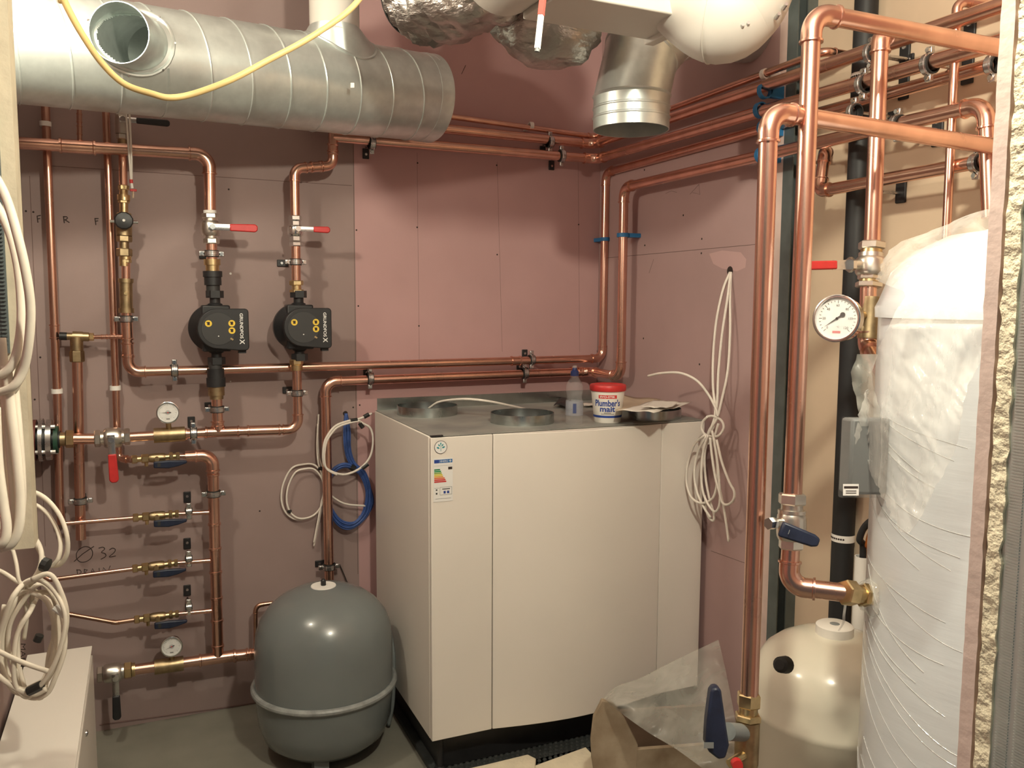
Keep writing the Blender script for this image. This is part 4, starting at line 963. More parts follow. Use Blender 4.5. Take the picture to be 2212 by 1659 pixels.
tag(MB().lathe((p_.x, p_.y, 0), EZ, [(0, .022), (D(1861, 1200, 2.47).z, .022), (D(1861, 1200, 2.47).z, .019), (.5, .019)], 24).build('conduit_pipe', PTFE, origin=V((p_.x, p_.y, 0))), 'white plastic conduit standing behind the wrapped cylinder', 'pipe')
ctop = V((p_.x, p_.y, D(1861, 1200, 2.47).z))
cable('black cable arching out of the white conduit', [ctop - EZ * .05, ctop + EZ * .03, D(1857, 1165, 2.44), D(1868, 1138, 2.42), D(1895, 1115, 2.38)], .010, BLACK)
cable('orange cable arching out of the white conduit', [ctop - EZ * .05 + RX * .006, ctop + EZ * .02 + RX * .009, D(1873, 1175, 2.44), D(1880, 1150, 2.42), D(1900, 1128, 2.38)], .006, ORANGE)

# ------------------------------------------------------------------ front risers on the right
rr = .0187
vA = [D(1618, 1530, 1.80), D(1667, 275, 1.80)]; vA[1].x, vA[1].y = vA[0].x, vA[0].y
vA[0].z = D(1618, 1500, 1.8).z
HA = D(2240, 331, 2.04)
hA = D(1675, 268, 1.8); ax0 = V((vA[0].x, vA[0].y, hA.z))
run('first front copper riser from the blue butterfly lever up to its bend', [vA[0], ax0, HA], rr, k=2.2)
vB0 = D(1712, 1075, 1.75); hB = D(1757, 44, 1.75); 
bt = D(1757, 44, 1.75); vBt = V((vB0.x, vB0.y, bt.z)).lerp(bt, .5)
vBt.z = bt.z
run('second front copper riser, tallest, bending right across the top', [vB0, vBt, D(2240, 119, 1.90)], rr, k=2.2)
vC0 = D(1884, 525, 2.0); vCt = D(1900, 88, 2.0)
vCt.x = vC0.x * .5 + vCt.x * .5; vCt.y = vC0.y * .5 + vCt.y * .5
run('third front copper riser above the nickel valve with gauge', [vC0, vCt, D(1946, 70, 2.08)], r42 * .92, k=1.2)
q = D(2040, 600, 2.1); qt = D(2064, 12, 2.1); q2 = V((q.x, q.y, qt.z)).lerp(qt, .5); q2.z = qt.z
run('thin fourth copper riser with a bend at the very top right', [q, q2, D(2190, 18, 2.06)], r22, k=1.8)
# valve on second riser
t = thing('ball_valve', 'large nickel ball valve with a dark blue lever on the second riser', 'valve', D(1712, 1120, 1.75))
q0, q1 = D(1711.5, 1066, 1.75), D(1708, 1186, 1.75)
stack(t, q0, q1, [('hex_nut', 0, .2, .0285, 6, NICKEL), ('union', .2, .32, .022, 24, NICKEL), ('collar', .3, .36, .028, 24, NICKEL), ('valve_body', .34, .84, .030, 0, NICKEL), ('hex_nut', .82, 1, .0255, 6, NICKEL)])
b0 = D(1709, 1128, 1.75); b1 = D(1664, 1131, 1.72)
dirb = (b1 - b0).normalized()
MB().sweep([b0, b1], .010, 12).build('stem', NICKEL, t); MB().sweep([b1 - dirb * .012, b1 + dirb * .006], .0125, 6).build('stem_nut', CHROME, t, ang=20)
g0, g1 = D(1686, 1142, 1.705), D(1768, 1172, 1.69); gd = (g1 - g0).normalized(); gn = FW; gs = gd.cross(gn).normalized()
pl = [g0 - gs * .016, g0 + gs * .016, g1 + gs * .013 - gd * .012, g1 + gs * .008, g1 - gs * .008, g1 - gs * .013 - gd * .012]
H = MB().prism([p - gn * .007 for p in pl], gn * .014).build('blue_handle', NAVY, t, bevel=.004)
text('I', GREYHOSE, H, 'handle_print', D(1704, 1149, 1.69), gd, -gs if gs.dot(DN) > 0 else gs, height=.009, depth=.002)
run('copper elbow below the blue-levered valve entering the wrapped cylinder', [D(1708, 1182, 1.75), D(1703, 1266, 1.75), D(1845, 1283, 1.705)], rr, k=2.4)
t = thing('pipe_coupling', 'brass compression joint where the elbow enters the cylinder', 'coupling', D(1850, 1284, 1.66))
stack(t, D(1822, 1279, 1.70), D(1896, 1290, 1.735), [('hex_nut', 0, .32, .026, 6, BRASS), ('union', .32, .5, .018, 20, BRASS), ('hex_nut', .5, .72, .0245, 6, BRASS), ('union', .72, 1, .02, 20, BRASS_D)])
# valve + thermometer on third riser
t = thing('ball_valve', 'large nickel ball valve with a red lever pointing left on the third riser', 'valve', D(1878, 570, 2.0))
q0, q1 = D(1884, 522, 2.0), D(1876, 621, 2.0)
stack(t, q0, q1, [('hex_nut', 0, .17, .031, 6, NICKEL), ('union', .17, .25, .024, 24, BRASS), ('collar', .25, .36, .028, 24, NICKEL), ('valve_body', .34, .74, .034, 0, NICKEL), ('hex_nut', .72, .83, .027, 6, NICKEL), ('union', .83, .88, .022, 24, BRASS), ('hex_nut', .88, 1, .031, 6, NICKEL)])
ll = D(1735, 574, 1.93); lp = D(1878, 571, 2.0); ld = (ll - lp).normalized()
MB().sweep([lp, lp + ld * .06], .012, 14).build('stem', NICKEL, t); MB().sweep([lp + ld * .052, lp + ld * .062], .018, 6).build('stem_nut', CHROME, t, ang=20)
MB().box(lp + ld * .082, (.055, .004, .022), (ld, FW, DN)).build('lever_arm', STEEL, t)
MB().box(lp + ld * .14, (.085, .012, .020), (ld, FW, DN)).build('handle_grip', RED, t, bevel=.003)
run('copper length carrying the large gauge below the nickel valve', [D(1876, 615, 2.0), D(1873, 745, 2.0), D(1905, 800, 1.9)], r42 * .92, k=1.2)
t = thing('gauge_tee', 'brass tee fitting carrying the large round thermometer', 'fitting', D(1877, 690, 2.0))
coupling(D(1879, 687, 2.0), q1 - q0, .0222, .098, BRASS_D, t, 'tee_body', 1.13)
gc = D(1809, 688, 1.93); gout = (-FW * .76 - RX * .65).normalized()
gauge('large round thermometer with a white dial and black needle', gc, .0535, D(1872, 682, 2.0), out=gout, big=True, needle=3.75)
# butterfly valve at the foot of the first riser
t = thing('isolating_valve', 'brass valve with a tall dark blue lever at the foot of the first riser', 'valve', D(1618, 1580, 1.8))
q0, q1 = D(1618, 1497, 1.8), D(1611, 1662, 1.8)
stack(t, q0, q1, [('hex_nut', 0, .18, .0255, 6, BRASS), ('union', .18, .27, .020, 24, BRASS), ('hex_nut', .27, .36, .0285, 6, BRASS), ('valve_body', .36, .92, .0255, 24, BRASS_D), ('collar', .9, 1, .024, 24, BRASS_D)])
s0_ = D(1612, 1583, 1.8); s1_ = D(1572, 1580, 1.74); MB().sweep([s0_, s1_], .018, 20).build('stem', GREYHOSE, t)
bl = [(1525, 1612), (1517, 1595), (1520, 1545), (1528, 1485), (1533, 1476), (1543, 1474), (1551, 1480), (1562, 1560), (1568, 1598), (1560, 1625), (1545, 1628)]
MB().prism([D(x, y, 1.735) for x, y in bl], (-FW) * .03).build('blue_handle', NAVY, t, bevel=.006)
p = D(1531, 1610, 1.70); MB().box(p, (.02, .0006, .012), (RX, FW, -DN)).build('handle_print', GREYHOSE, t)
MB().sweep([D(1612, 1628, 1.79), D(1590, 1640, 1.76), D(1575, 1650, 1.75)], .009, 10).build('drain_spout', BRASS, t)
MB().lathe(D(1590, 1648, 1.745), -FW, [(0, .012), (.014, .011)], 14).build('red_cap', RED, t)
z_f = q1
run('brass tail pipe continuing to the floor below the tall blue lever', [q1, V((q1.x, q1.y, .0))], .0187, m=BRASS_D, name='tail_pipe')

# ------------------------------------------------------------------ floor cabinet at left, floor things
t = thing('manifold_cabinet', 'low white metal cabinet against the left wall under the cream cables', 'cabinet', (-.26, 2.45, 0))
cx0, cx1, cyA, cyB, czz = XL + .01, -.176, 1.95, 2.876, .53
MB().bbox((cx0, cyA, 0), (cx1 - .003, cyB, czz - .004)).build('cabinet_body', WHITE, t, bevel=.002)
dd = MB().bbox((cx1 - .003, cyA, .02), (cx1 + .004, cyB - .004, czz - .028)).build('door', WHITE, t, bevel=.002)
MB().bbox((cx0, cyA, czz - .004), (cx1 + .003, cyB, czz)).build('top_flange', WHITE, t)
kp_ = PL(185, 1584, 0, cx1 + .004)
MB().lathe(kp_, EX, [(0, .009), (.004, .008), (.006, .003)], 14).build('door_lock', STEEL, dd)
mt = MB(); mz = .022; mx0, mx1, my0, my1 = .98, 1.86, 2.30, 3.2
mt.bbox((mx0 - .12, my0 + .2, .0), (mx1, my1, mz - .004)); mt.bbox((mx0, my0, 0), (mx1, my0 + .25, mz - .004))
for i in range(44):
    for j in range(18):
        x_, y_ = mx0 - .1 + i * .0215 + (.011 if j % 2 else 0), my0 + .02 + j * .0215
        if x_ < mx0 and y_ < my0 + .22: continue
        if x_ < mx1 - .01: mt.lathe((x_, y_, mz - .004), EZ, [(0, .008), (.005, .0055), (.006, .002)], 8)
tag(mt.build('rubber_mat', MAT_RUB, None, origin=V((1.4, 2.7, 0))), 'dark studded rubber mat under the white ventilation unit', 'mat')
def slab(label, pts, z0, z1, group='foam boards'):
    tag(MB().prism([V((p.x, p.y, z0)) for p in pts], V((0, 0, z1 - z0))).build('foam_board', FOAM, None, bevel=.003, origin=V((pts[0].x, pts[0].y, z0))), label, 'foam board', group)
zf = .03
slab('pale foam board with a cut corner at the bottom centre of the picture', [PL(985, 1665, 2, .055), PL(1045, 1652, 2, .055), PL(1140, 1629, 2, .055), PL(1158, 1638, 2, .055), PL(1150, 1710, 2, .055), PL(1000, 1720, 2, .055)], .0285, .055)
slab('pale foam board right of the cut one, under the dusty box', [PL(1150, 1655, 2, .05), PL(1265, 1613, 2, .05), PL(1310, 1659, 2, .05), PL(1330, 1700, 2, .05), PL(1160, 1720, 2, .05)], .0285, .05)
slab('pale foam board tucked behind the grey vessel base, left of the mat', [PL(860, 1659, 2, .03), PL(905, 1632, 2, .03), PL(880, 1700, 2, .03)], 0, .03) if False else None
# dusty box under sheet
t = thing('dusty_box', 'dusty plywood box partly covered by the polythene sheet', 'box', V((1.5, 2.3, 0)))
a0 = [(1292, 1530), (1282, 1550), (1276, 1600), (1278, 1640), (1300, 1665), (1372, 1665), (1378, 1610), (1350, 1555), (1322, 1518), (1300, 1514)]
fr = [D(x, y, 2.62) for x, y in a0]; bz = fr[4].z
fr[4].z -= .17; fr[5].z -= .17
MB().prism(fr, FW.cross(EZ).cross(EZ).normalized() * -.02 if False else V((.008, .018, 0))).build('end_panel', CARD, t, bevel=.002)
s_a = D(1376, 1620, 2.62); s_b = D(1375, 1665, 2.62)
side = V((.36, -.10, 0))
MB().prism([s_a, V((s_a.x, s_a.y, .03)), V((s_a.x, s_a.y, .03)) + side, s_a + side], V((.004, .016, 0))).build('side_panel', CARD, t)
rr0 = D(1345, 1545, 2.63)
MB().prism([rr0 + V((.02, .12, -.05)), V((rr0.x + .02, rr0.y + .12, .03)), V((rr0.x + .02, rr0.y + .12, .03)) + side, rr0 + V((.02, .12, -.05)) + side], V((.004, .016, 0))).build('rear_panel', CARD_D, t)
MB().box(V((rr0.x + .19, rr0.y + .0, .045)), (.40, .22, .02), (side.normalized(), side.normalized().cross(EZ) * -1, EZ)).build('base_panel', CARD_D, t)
# polythene sheet draped over it
def sheet():
    top = [(1304, 1508, 2.66), (1330, 1484, 2.68), (1380, 1466, 2.70), (1420, 1446, 2.70), (1480, 1416, 2.66), (1552, 1382, 2.62)]
    botm = [(1316, 1520, 2.60), (1345, 1543, 2.50), (1400, 1582, 2.40), (1460, 1618, 2.33), (1530, 1668, 2.26), (1610, 1720, 2.2)]
    T_ = smooth([V(p) for p in top], 12); B2 = smooth([V(p) for p in botm], 12); rows = []
    for i in range(len(T_)):
        row = []; n = 36
        for j in range(n + 1):
            u = j / n; p = T_[i].lerp(B2[i], u)
            wr = .022 * noise.noise(V((p.x * .018, p.y * .03, 1))) + .014 * noise.noise(V((p.x * .05 + p.y * .03, p.y * .03, 6)))
            row.append(D(p.x + 26 * u * (1 - u) * (i / len(T_)), p.y, p.z - wr - .05 * math.sin(PI * u)))
        rows.append(row)
    b = MB(); b.grid(rows); return b
tag(sheet().build('polythene_sheet', SHEET, None, 180, origin=D(1450, 1540, 2.5)), 'crumpled translucent polythene sheet draped over the dusty box by the unit', 'plastic sheet')

# ------------------------------------------------------------------ things on the unit
p = PL(1240, 916, 2, zt + .002); bx_, by_ = p.x, p.y
t = thing('water_bottle', 'clear plastic water bottle with a blue sports cap on the white unit', 'bottle', (bx_, by_, zt + .001))
o_ = V((bx_, by_, zt + .001))
MB().lathe(o_, EZ, [(0, .024), (.004, .030), (.03, .0305), (.05, .029), (.055, .030), (.085, .030), (.09, .0275), (.10, .0255), (.11, .028), (.125, .0305), (.14, .029), (.155, .022), (.165, .0145), (.175, .0125)], 32, False).build('bottle_body', CLEAR, t, 60)
MB().lathe(o_, EZ, [(.172, .0145), (.188, .0145), (.192, .009), (.2, .008)], 20).build('cap', mat('cap_blue', (.015, .025, .10), .4), t)
MB().lathe(o_, EZ, [(.1995, .0085), (.208, .0078)], 16).build('clear_overcap', CLEAR, t)
lw = MB().lathe(o_, EZ, [(.034, .0309), (.084, .0303)], 32, False).build('bottle_label', film('bottle_print', (.34, .36, .42), .45, .4, .1, 20), t)
MB().box(o_ + OUT.lerp(-RX, .3).normalized() * .031 + EZ * .06, (.012, .001, .034), (RX, FW, EZ)).build('label_print', mat('bottle_blue', (.05, .07, .18), .5), lw)
p = PL(1312, 910, 2, zt + .002); o_ = V((p.x, p.y, zt + .0016))
t = thing('putty_tub', 'white tub of plumbing putty with a red lid on the white unit', 'tub', o_)
tb = MB().lathe(o_, EZ, [(0, .0475), (.002, .0485), (.115, .0605), (.118, .0605)], 48).build('tub_body', WHITE_P, t)
MB().lathe(o_, EZ, [(.113, .0635), (.116, .0655), (.131, .0655), (.135, .063), (.136, .058), (.132, .05)], 48).build('lid', RED, t)
MB().lathe(o_, EZ, [(.019, .0507), (.027, .0515)], 48, False).build('blue_stripe', BLUEINK, t)
dirc = V((CAM.x - o_.x, CAM.y - o_.y, 0)).normalized(); rtc = EZ.cross(dirc).normalized() * -1
if rtc.dot(RX) < 0: rtc = -rtc
def wraptext(s, m, z, width, height, nm, d=.0004):
    """print wrapped round the tub"""
    tr_ = text(s, m, t, nm, V((0, 0, 0)), EX, EZ, width=width, height=height, depth=0, bold=.028)
    me = tr_.data
    for v in me.vertices:
        co = v.co + ORG[t.name]; zz = z + co.z; r_ = .0484 + (zz / .115) * .0121 + d; a = co.x / r_
        v.co = (o_ + rtc * math.sin(a) * r_ + dirc * math.cos(a) * r_ + EZ * zz) - ORG[t.name]
    return tr_
b = MB()
def band_patch(x0, x1, z0, z1, m, nm, d=.0003):
    rows = []
    for i in range(2):
        zz = z0 + (z1 - z0) * i; r_ = .0484 + (zz / .115) * .0121 + d
        rows.append([o_ + rtc * math.sin(x / r_) * r_ + dirc * math.cos(x / r_) * r_ + EZ * zz for x in [x0 + (x1 - x0) * k / 12 for k in range(13)]])
    return MB().grid(rows).build(nm, m, t)
band_patch(-.034, .034, .0885, .101, REDINK, 'red_banner')
wraptext('EVO-STIK', WHITEINK, .0948, .056, .0068, 'brand_lettering', .0008)
wraptext("Plumber's", BLUEINK, .0725, .098, .0245, 'title_lettering')
wraptext('mait', BLUEINK, .0505, .056, .020, 'title_lettering')
band_patch(-.013, .013, .0355, .0375, GREYP, 'small_print'); band_patch(-.024, .024, .0315, .0332, GREYP, 'small_print')
# papers over the third spigot
sx, sy, sr_ = sp[2]
def paper(label, corners, z, m, curl=.01, name='paper_sheet'):
    a, b2, c, d = [PL(x, y, 2, z) for x, y in corners]; rows = []
    for i in range(9):
        rows.append([(a.lerp(b2, j / 8)).lerp(d.lerp(c, j / 8), i / 8) + EZ * (curl * noise.noise(V((i * .35, j * .35, z * 300))) + curl * .8 * ((i - 4) / 4) ** 2 * .5) for j in range(9)])
    return tag(MB().grid(rows).build(name, m, None, 180, solid=.0008, origin=a), label, 'paper', 'papers on the unit')
zpp = zt + .046
paper('brown paper lying across the rear duct spigot behind the putty tub', [(1340, 852), (1428, 866), (1430, 888), (1330, 890)], zpp + .006, PAPER_B)
paper('white paper sheet with curled corner over the right duct spigot', [(1395, 872), (1494, 871), (1412, 893), (1336, 888)], zpp + .014, PAPER)
paper('small folded white leaflet on top of the papers', [(1412, 866), (1470, 870), (1440, 882), (1385, 880)], zpp + .026, PAPER, .006)
paper('pale paper scrap lying left of the putty tub', [(1260, 872), (1290, 870), (1290, 876), (1262, 877)], zt + .010, PAPER, .004)
t = tag(MB().grid([[PL(1196 + 30 * j / 5 + 4 * i, 876 - 10 * math.sin(j) * .3 - 5 * i, 2, zt + .014 + .02 * abs(noise.noise(V((i * .9, j * .9, 2))))) for j in range(6)] for i in range(4)]).build('black_rag', BLACK, None, 180, solid=.002, origin=PL(1205, 875, 2, zt)), 'small crumpled black rag behind the water bottle', 'rag')
cable('white cable arching across the top of the unit between the round openings', [PL(926, 882, 2, zt + .02), PL(950, 868, 2, zt + .05), PL(1000, 862, 2, zt + .07), PL(1050, 866, 2, zt + .065), PL(1100, 876, 2, zt + .04), PL(1135, 884, 2, zt + .012)], .0045, CABW)

# ------------------------------------------------------------------ loose cables
def helix_px(cx, cy, rx, ry, turns, d, drift=(0, 0), n=22, tilt=0, ph=0, wob=.02):
    out = []
    for i in range(int(turns * n) + 1):
        a = 2 * PI * i / n + ph; k = 1 + wob * math.sin(i * 1.7) ; x = rx * k * math.cos(a); y = ry * k * math.sin(a)
        out.append((cx + x * math.cos(tilt) - y * math.sin(tilt) + drift[0] * i / n, cy + x * math.sin(tilt) + y * math.cos(tilt) + drift[1] * i / n, d + .004 * math.sin(i * .9) + .006 * i / n))
    return out
def C3(l): return [D(*p) for p in l]
# left white loops by the downpipe
oc = .03
t = thing('cable_coil', 'white cable coil hanging left of the downpipe above the grey vessel', 'cable', W(690, 900, .03))
for dx, dy in ((0, 0), (1, 1)):
    cable('', [W(x + dx * (3 + (660 - x) * .16), y + dy * (4 + (1060 - y) * .10), .02 + .012 * (dx > 0)) for x, y in ((688, 895), (686, 950), (690, 990), (702, 1030), (704, 1070), (692, 1100), (670, 1118), (640, 1122), (618, 1108), (608, 1080), (612, 1045), (630, 1012), (655, 1003), (680, 1005), (700, 1030), (703, 1060), (697, 1085), (690, 1120), (684, 1150), (678, 1180))], .0038, CABW, 'cable_strand', parent=t)
MB().sweep([W(688, 1011, .03), W(696, 1013, .03)], .0085, 10).build('tape', TAPE, t)
MB().sweep([W(622, 1103, .03), W(628, 1106, .03)], .008, 10).build('tape', TAPE, t)
t = thing('cable_coil', 'white cable loop between the downpipe and the unit, taped in black', 'cable', W(800, 895, .05))
pts = [(803, 893), (775, 905), (750, 910), (725, 920), (708, 940), (700, 960), (698, 990), (704, 1010), (725, 1022), (750, 1024), (780, 1010), (800, 985), (806, 950), (800, 925), (785, 915), (772, 908)]
cable('', [W(x, y, .11) for x, y in pts], .0046, CABW, 'cable_strand', parent=t)
cable('', [W(x + 3, y + 4, .115) for x, y in pts[1:9]], .0040, CABW, 'cable_strand', parent=t)
cable('', [W(x, y, .04) for x, y in ((700, 1050), (715, 1070), (745, 1088), (790, 1093))], .0040, CABW, 'cable_strand', parent=t)
for a, b2 in (((757, 909), (772, 907)), ((786, 901), (797, 895)), ((777, 914), (784, 924)), ((782, 1012), (795, 1002))): MB().sweep([W(*a, .11), W(*b2, .11)], .0085, 10).build('tape', TAPE, t)
t = thing('cable_coil', 'blue cable bundle hanging from a hole behind the downpipe', 'cable', W(746, 893, .02))
for k in range(5):
    o_k = [(746 + k * .8, 893, .004), (743 + 3.2 * k, 930, .02), (745 + 3 * k, 970, .03), (755 + 3 * k, 1000, .03), (780 + 2.5 * k, 1030 - 2 * k, .04), (791 + 2.5 * k, 1065, .04), (784 + 3 * k, 1105 + k, .04), (764, 1128 + 3 * k, .05), (735, 1122 + 4 * k, .05), (714 - k, 1090 + 3 * k, .05), (710 - k, 1050, .045), (722 - k, 1022 - k * 2, .04), (748, 1009 - k * 2, .04), (780, 1028 - 2 * k, .035), (798 + k, 1060, .03), (796 + k * 2, 1095, .03), (775, 1118 + k * 4, .03)]
    cable('', [W(x, y, .015 + .6 * z + .005 * (k % 2)) for x, y, z in o_k], .0034, BLUEC, 'cable_strand', parent=t)
MB().sweep([W(757, 1008, .04), W(766, 1013, .04)], .013, 10).build('tape', TAPE, t)
cable('thin black wire behind the grey vessel top', [W(733, 1218, .01), W(741, 1236, .012), W(750, 1258, .015)], .0018, BLACK, 'wire', 'wire')
# right wall bundle
t = thing('cable_coil', 'white cable bundle hanging from a hole in the right pink wall', 'cable', R(1577, 585, .01))
dw = lambda x, y, o=.05: R(x, y, o)
st_ = [
 [(1577, 588, .004), (1562, 625, .03), (1548, 690, .05), (1541, 760, .06), (1540, 830, .07), (1545, 890, .08), (1536, 925, .09), (1527, 945, .09)],
 [(1578, 588, .004), (1572, 640, .03), (1560, 720, .05), (1552, 800, .06), (1549, 870, .07), (1542, 920, .08), (1530, 940, .09), (1530, 960, .09)],
 [(1579, 588, .004), (1577, 640, .02), (1577, 720, .035), (1572, 800, .05), (1560, 860, .06), (1548, 905, .08), (1532, 930, .09), (1528, 950, .09), (1540, 950, .085), (1552, 915, .08)],
 [(1400, 812, .17), (1430, 806, .16), (1470, 806, .14), (1505, 822, .12), (1530, 852, .09), (1545, 880, .08), (1551, 900, .08)],
 [(1528, 900, .11), (1518, 912, .11), (1516, 928, .11), (1526, 940, .11), (1550, 942, .09), (1563, 925, .07), (1558, 908, .07), (1540, 899, .09), (1528, 900, .11)],
]
for s_l in st_: cable('', [R(*p) for p in s_l], .0046, CABW, 'cable_strand', parent=t)
loops = [[(1522, 940), (1500, 960), (1486, 1000), (1483, 1040), (1492, 1072), (1510, 1086), (1528, 1084), (1543, 1070), (1550, 1030), (1548, 980), (1540, 935)],
         [(1530, 940), (1520, 970), (1515, 1020), (1518, 1060), (1530, 1090), (1545, 1105), (1555, 1085), (1553, 1030), (1546, 970), (1538, 930)],
         [(1534, 945), (1538, 985), (1545, 1030), (1553, 1060), (1560, 1085), (1572, 1090), (1584, 1080), (1586, 1062), (1575, 1040), (1560, 1000), (1548, 950)],
         [(1528, 945), (1522, 985), (1524, 1030), (1532, 1075), (1542, 1110), (1540, 1125), (1528, 1110), (1522, 1070)],
         [(1540, 945), (1548, 990), (1552, 1040), (1562, 1090), (1568, 1125), (1574, 1170)],
         [(1526, 942), (1508, 975), (1500, 1020), (1505, 1060), (1520, 1095), (1535, 1118)]]
for i, l in enumerate(loops): cable('', [R(x, y, .115 + .008 * (i % 3) - .004 * i) for x, y in l], .0044, CABW, 'cable_strand', parent=t)
# cream cables at the left edge
CB = thing('cable_bundle', 'thick bundle of cream cables hanging down beside the left door edge', 'cable', D(20, 900, 1.25))
fat = [[(-170, -200, 1.16), (-110, 100, 1.16), (-40, 320, 1.16), (10, 420, 1.16), (38, 510, 1.16), (58, 600, 1.17), (66, 670, 1.18), (62, 740, 1.19), (50, 800, 1.2), (28, 835, 1.2), (-10, 850, 1.2)],
       [(-190, -200, 1.2), (-130, 120, 1.2), (-50, 360, 1.2), (12, 480, 1.2), (36, 560, 1.2), (46, 650, 1.2), (44, 720, 1.2), (30, 780, 1.2), (5, 808, 1.2), (-30, 815, 1.2)],
       [(58, 640, 1.21), (58, 720, 1.21), (46, 790, 1.21), (30, 840, 1.22), (8, 850, 1.22), (-20, 842, 1.22)],
       [(2, 730, 1.22), (12, 850, 1.22), (22, 950, 1.22), (30, 1050, 1.22), (32, 1120, 1.22), (20, 1165, 1.22), (-10, 1180, 1.22)],
       [(14, 790, 1.21), (26, 900, 1.21), (38, 1000, 1.21), (44, 1080, 1.21), (40, 1140, 1.21), (24, 1175, 1.21), (0, 1185, 1.21)],
       [(-6, 800, 1.23), (4, 920, 1.23), (8, 1020, 1.23), (16, 1100, 1.23), (10, 1150, 1.23), (-20, 1160, 1.23)],
       [(24, 780, 1.24), (34, 880, 1.24), (42, 980, 1.24), (46, 1060, 1.24), (44, 1110, 1.24)],
       [(-10, 880, 1.2), (-4, 1000, 1.2), (6, 1080, 1.2), (14, 1140, 1.2), (6, 1172, 1.2), (-20, 1178, 1.2)]]
for i, l in enumerate(fat): cable('', C3(l), .0062 if i < 3 else .0068, CREAM, 'cable_strand', parent=CB, flat=.7)
CB2 = thing('cable_coil', 'tangled cream cable coil hanging over the low white cabinet', 'cable', D(80, 1300, 1.9))
d_ = 1.95
co = [[(44, 1060), (56, 1060), (80, 1066), (104, 1082), (128, 1112), (143, 1150), (146, 1188), (136, 1212), (118, 1222), (98, 1212), (80, 1180), (62, 1150), (50, 1118), (52, 1098), (66, 1089), (84, 1094), (106, 1114), (124, 1146), (131, 1178), (126, 1206), (112, 1224)],
      [(60, 1130), (72, 1156), (86, 1182), (90, 1206), (84, 1232), (68, 1258), (54, 1280), (40, 1300)],
      [(24, 1180), (30, 1196), (36, 1222), (40, 1250), (52, 1290), (58, 1330), (52, 1380)],
      [(-12, 1228), (12, 1240), (36, 1256), (62, 1268), (84, 1282)]]
for i, l in enumerate(co): cable('', [D(x, y, d_ + .012 * math.sin(j * .9 + i)) for j, (x, y) in enumerate(l)], .0058, CREAM, 'cable_strand', parent=CB2, flat=.75)
random.seed(23); path = []
spec = [(72, 1368, 74, 128, .12), (66, 1372, 66, 120, .05), (76, 1380, 44, 118, .16), (74, 1392, 30, 112, .10), (88, 1390, 48, 116, .02), (70, 1376, 72, 126, .14), (60, 1384, 56, 112, -.02)]
for k, (cx0_, cy0_, rx_, ry_, tl) in enumerate(spec):
    for q_ in range(12):
        a = -1.9 + 2 * PI * q_ / 12; f = q_ / 12; nx = spec[min(k + 1, len(spec) - 1)]
        cxx, cyy, rx2, ry2 = (cx0_ * (1 - f) + nx[0] * f, cy0_ * (1 - f) + nx[1] * f, rx_ * (1 - f) + nx[2] * f, ry_ * (1 - f) + nx[3] * f)
        X_, Y_ = rx2 * math.cos(a) + random.uniform(-8, 8), ry2 * math.sin(a) + random.uniform(-7, 7)
        path.append(D(cxx + X_ * math.cos(tl) - Y_ * math.sin(tl), cyy + X_ * math.sin(tl) + Y_ * math.cos(tl), 1.93 + .022 * math.sin(a + k) + .012 * ((k * 3) % 5 - 2)))
cable('', path, .0062, CREAM, 'cable_strand', parent=CB2, flat=.75, n=6)
cable('', [D(x, y, 1.89) for x, y in ((-12, 1402), (24, 1420), (62, 1436), (104, 1450))], .0062, CREAM, 'cable_strand', parent=CB2, flat=.75)
cable('', [D(x, y, 1.90) for x, y in ((-12, 1452), (14, 1474), (44, 1492), (74, 1500), (100, 1488))], .0062, CREAM, 'cable_strand', parent=CB2, flat=.75)
MB().lathe(D(118, 1312, 1.9), (RX * .8 + DN * .6), [(0, .0085), (.03, .0085), (.034, .006)], 10).build('cable_end', PTFE, CB2)
MB().sweep([D(62, 1494, 1.9), D(90, 1480, 1.9)], .011, 10).build('tape', TAPE, CB2)
MB().sweep([D(80, 1385, 1.9), D(86, 1372, 1.9)], .009, 10).build('tape', TAPE, CB2)
MB().sweep([D(92, 1218, 1.92), D(104, 1222, 1.92)], .016, 10).build('tape', TAPE, CB2)
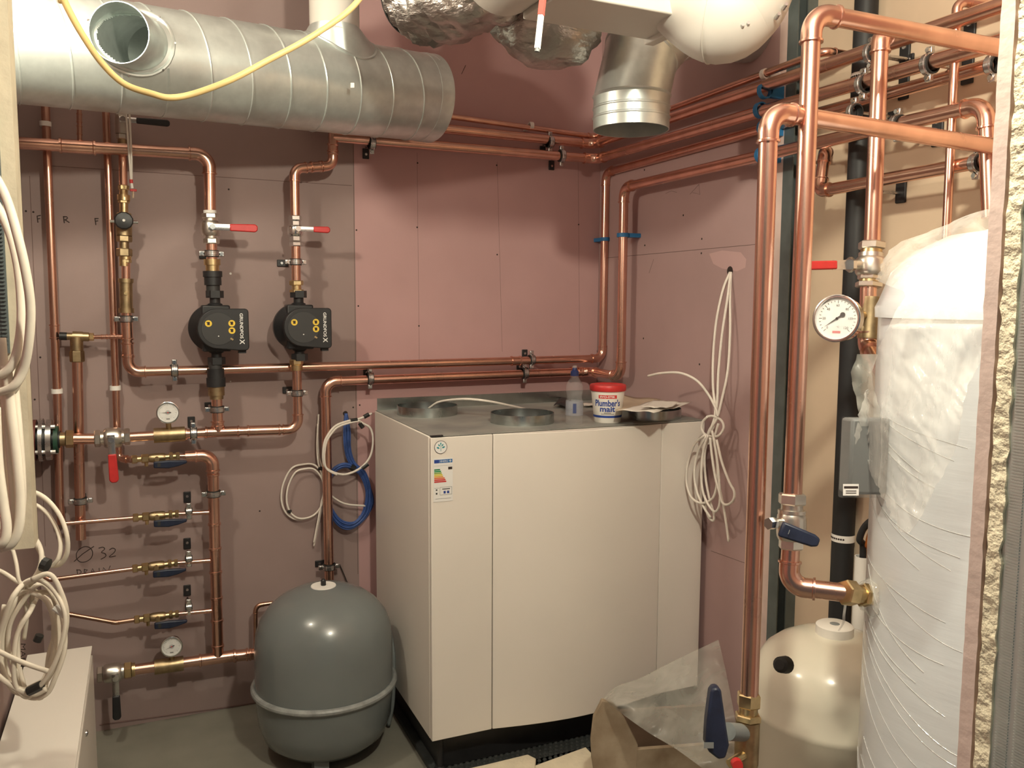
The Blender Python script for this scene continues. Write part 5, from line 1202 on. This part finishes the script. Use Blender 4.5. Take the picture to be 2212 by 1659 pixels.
text('MAIN', INK, CB2, 'cable_marking', D(50.5, 1415, 1.905), DN, RX, width=.052, height=.011, depth=.001)
# yellow cable, white hangers
yt = D(110, -90, 1.55)
cable('yellow cable swagged across the spiral duct at the top left', [V((yt.x - .1, yt.y, ZC)), V((yt.x - .03, yt.y, 2.6)), D(124, -45, 1.55), D(138, 0, 1.55), D(175, 70, 1.55), D(222, 138, 1.55), D(270, 182, 1.56), D(330, 203, 1.57), D(368, 211, 1.58), (D(420, 202, 1.6)), D(500, 172, 1.62), D(580, 130, 1.65), D(650, 93, 1.68), D(700, 62, 1.7), D(750, 26, 1.72), D(785, -15, 1.74), D(806, -70, 1.75), D(830, -250, 1.78), D(840, -420, 1.8)], .0062, YELLOW)
t = thing('hanging_cable', 'pair of white cables with a red tip hanging in front of the fourth pipe', 'cable', W(275, 245, .20))
for dx in (0, 7): cable('', [W(272 + dx, 235, .2), W(275 + dx * .9, 280, .2), W(279 + dx * .7, 340, .2), W(283 + dx * .2, 390, .2)], .0034, CABW, 'cable_strand', parent=t)
MB().sweep([W(283, 388, .2), W(284, 396, .2)], .0055, 10).build('red_tape', REDINK, t); MB().sweep([W(284, 396, .2), W(285.5, 407, .2)], .0048, 10).build('white_tip', PTFE, t)
t = thing('butterfly_tap', 'small red tap handle behind the hanging white cables', 'tap', W(288, 412, .12))
MB().box(W(288, 411, .12), (.022, .008, .008)).build('tap_handle', RED, t, bevel=.002); MB().sweep([W(288, 413, .12), W(288, 428, .12)], .003, 8).build('tap_spindle', CHROME, t)
q = D(1160, 112, 1.45); q2 = D(1179, -60, 1.45)
t = thing('hanging_tube', 'white plastic tube with a red upper end hanging below the white duct', 'tube', q2)
m_ = q.lerp(q2, .46)
MB().sweep([q.lerp(q2, .04), m_], .0058, 4).build('white_section', PTFE, t); MB().sweep([m_, q2], .0066, 4).build('red_section', mat('red_tape_film', (.62, .10, .08), .5), t)
MB().sweep([q2, V((q2.x, q2.y, ZC))], .0022, 6).build('cord', PTFE, t)
MB().sweep([q, q.lerp(q2, .05)], .0045, 8).build('tube_tip', GREYHOSE, t)
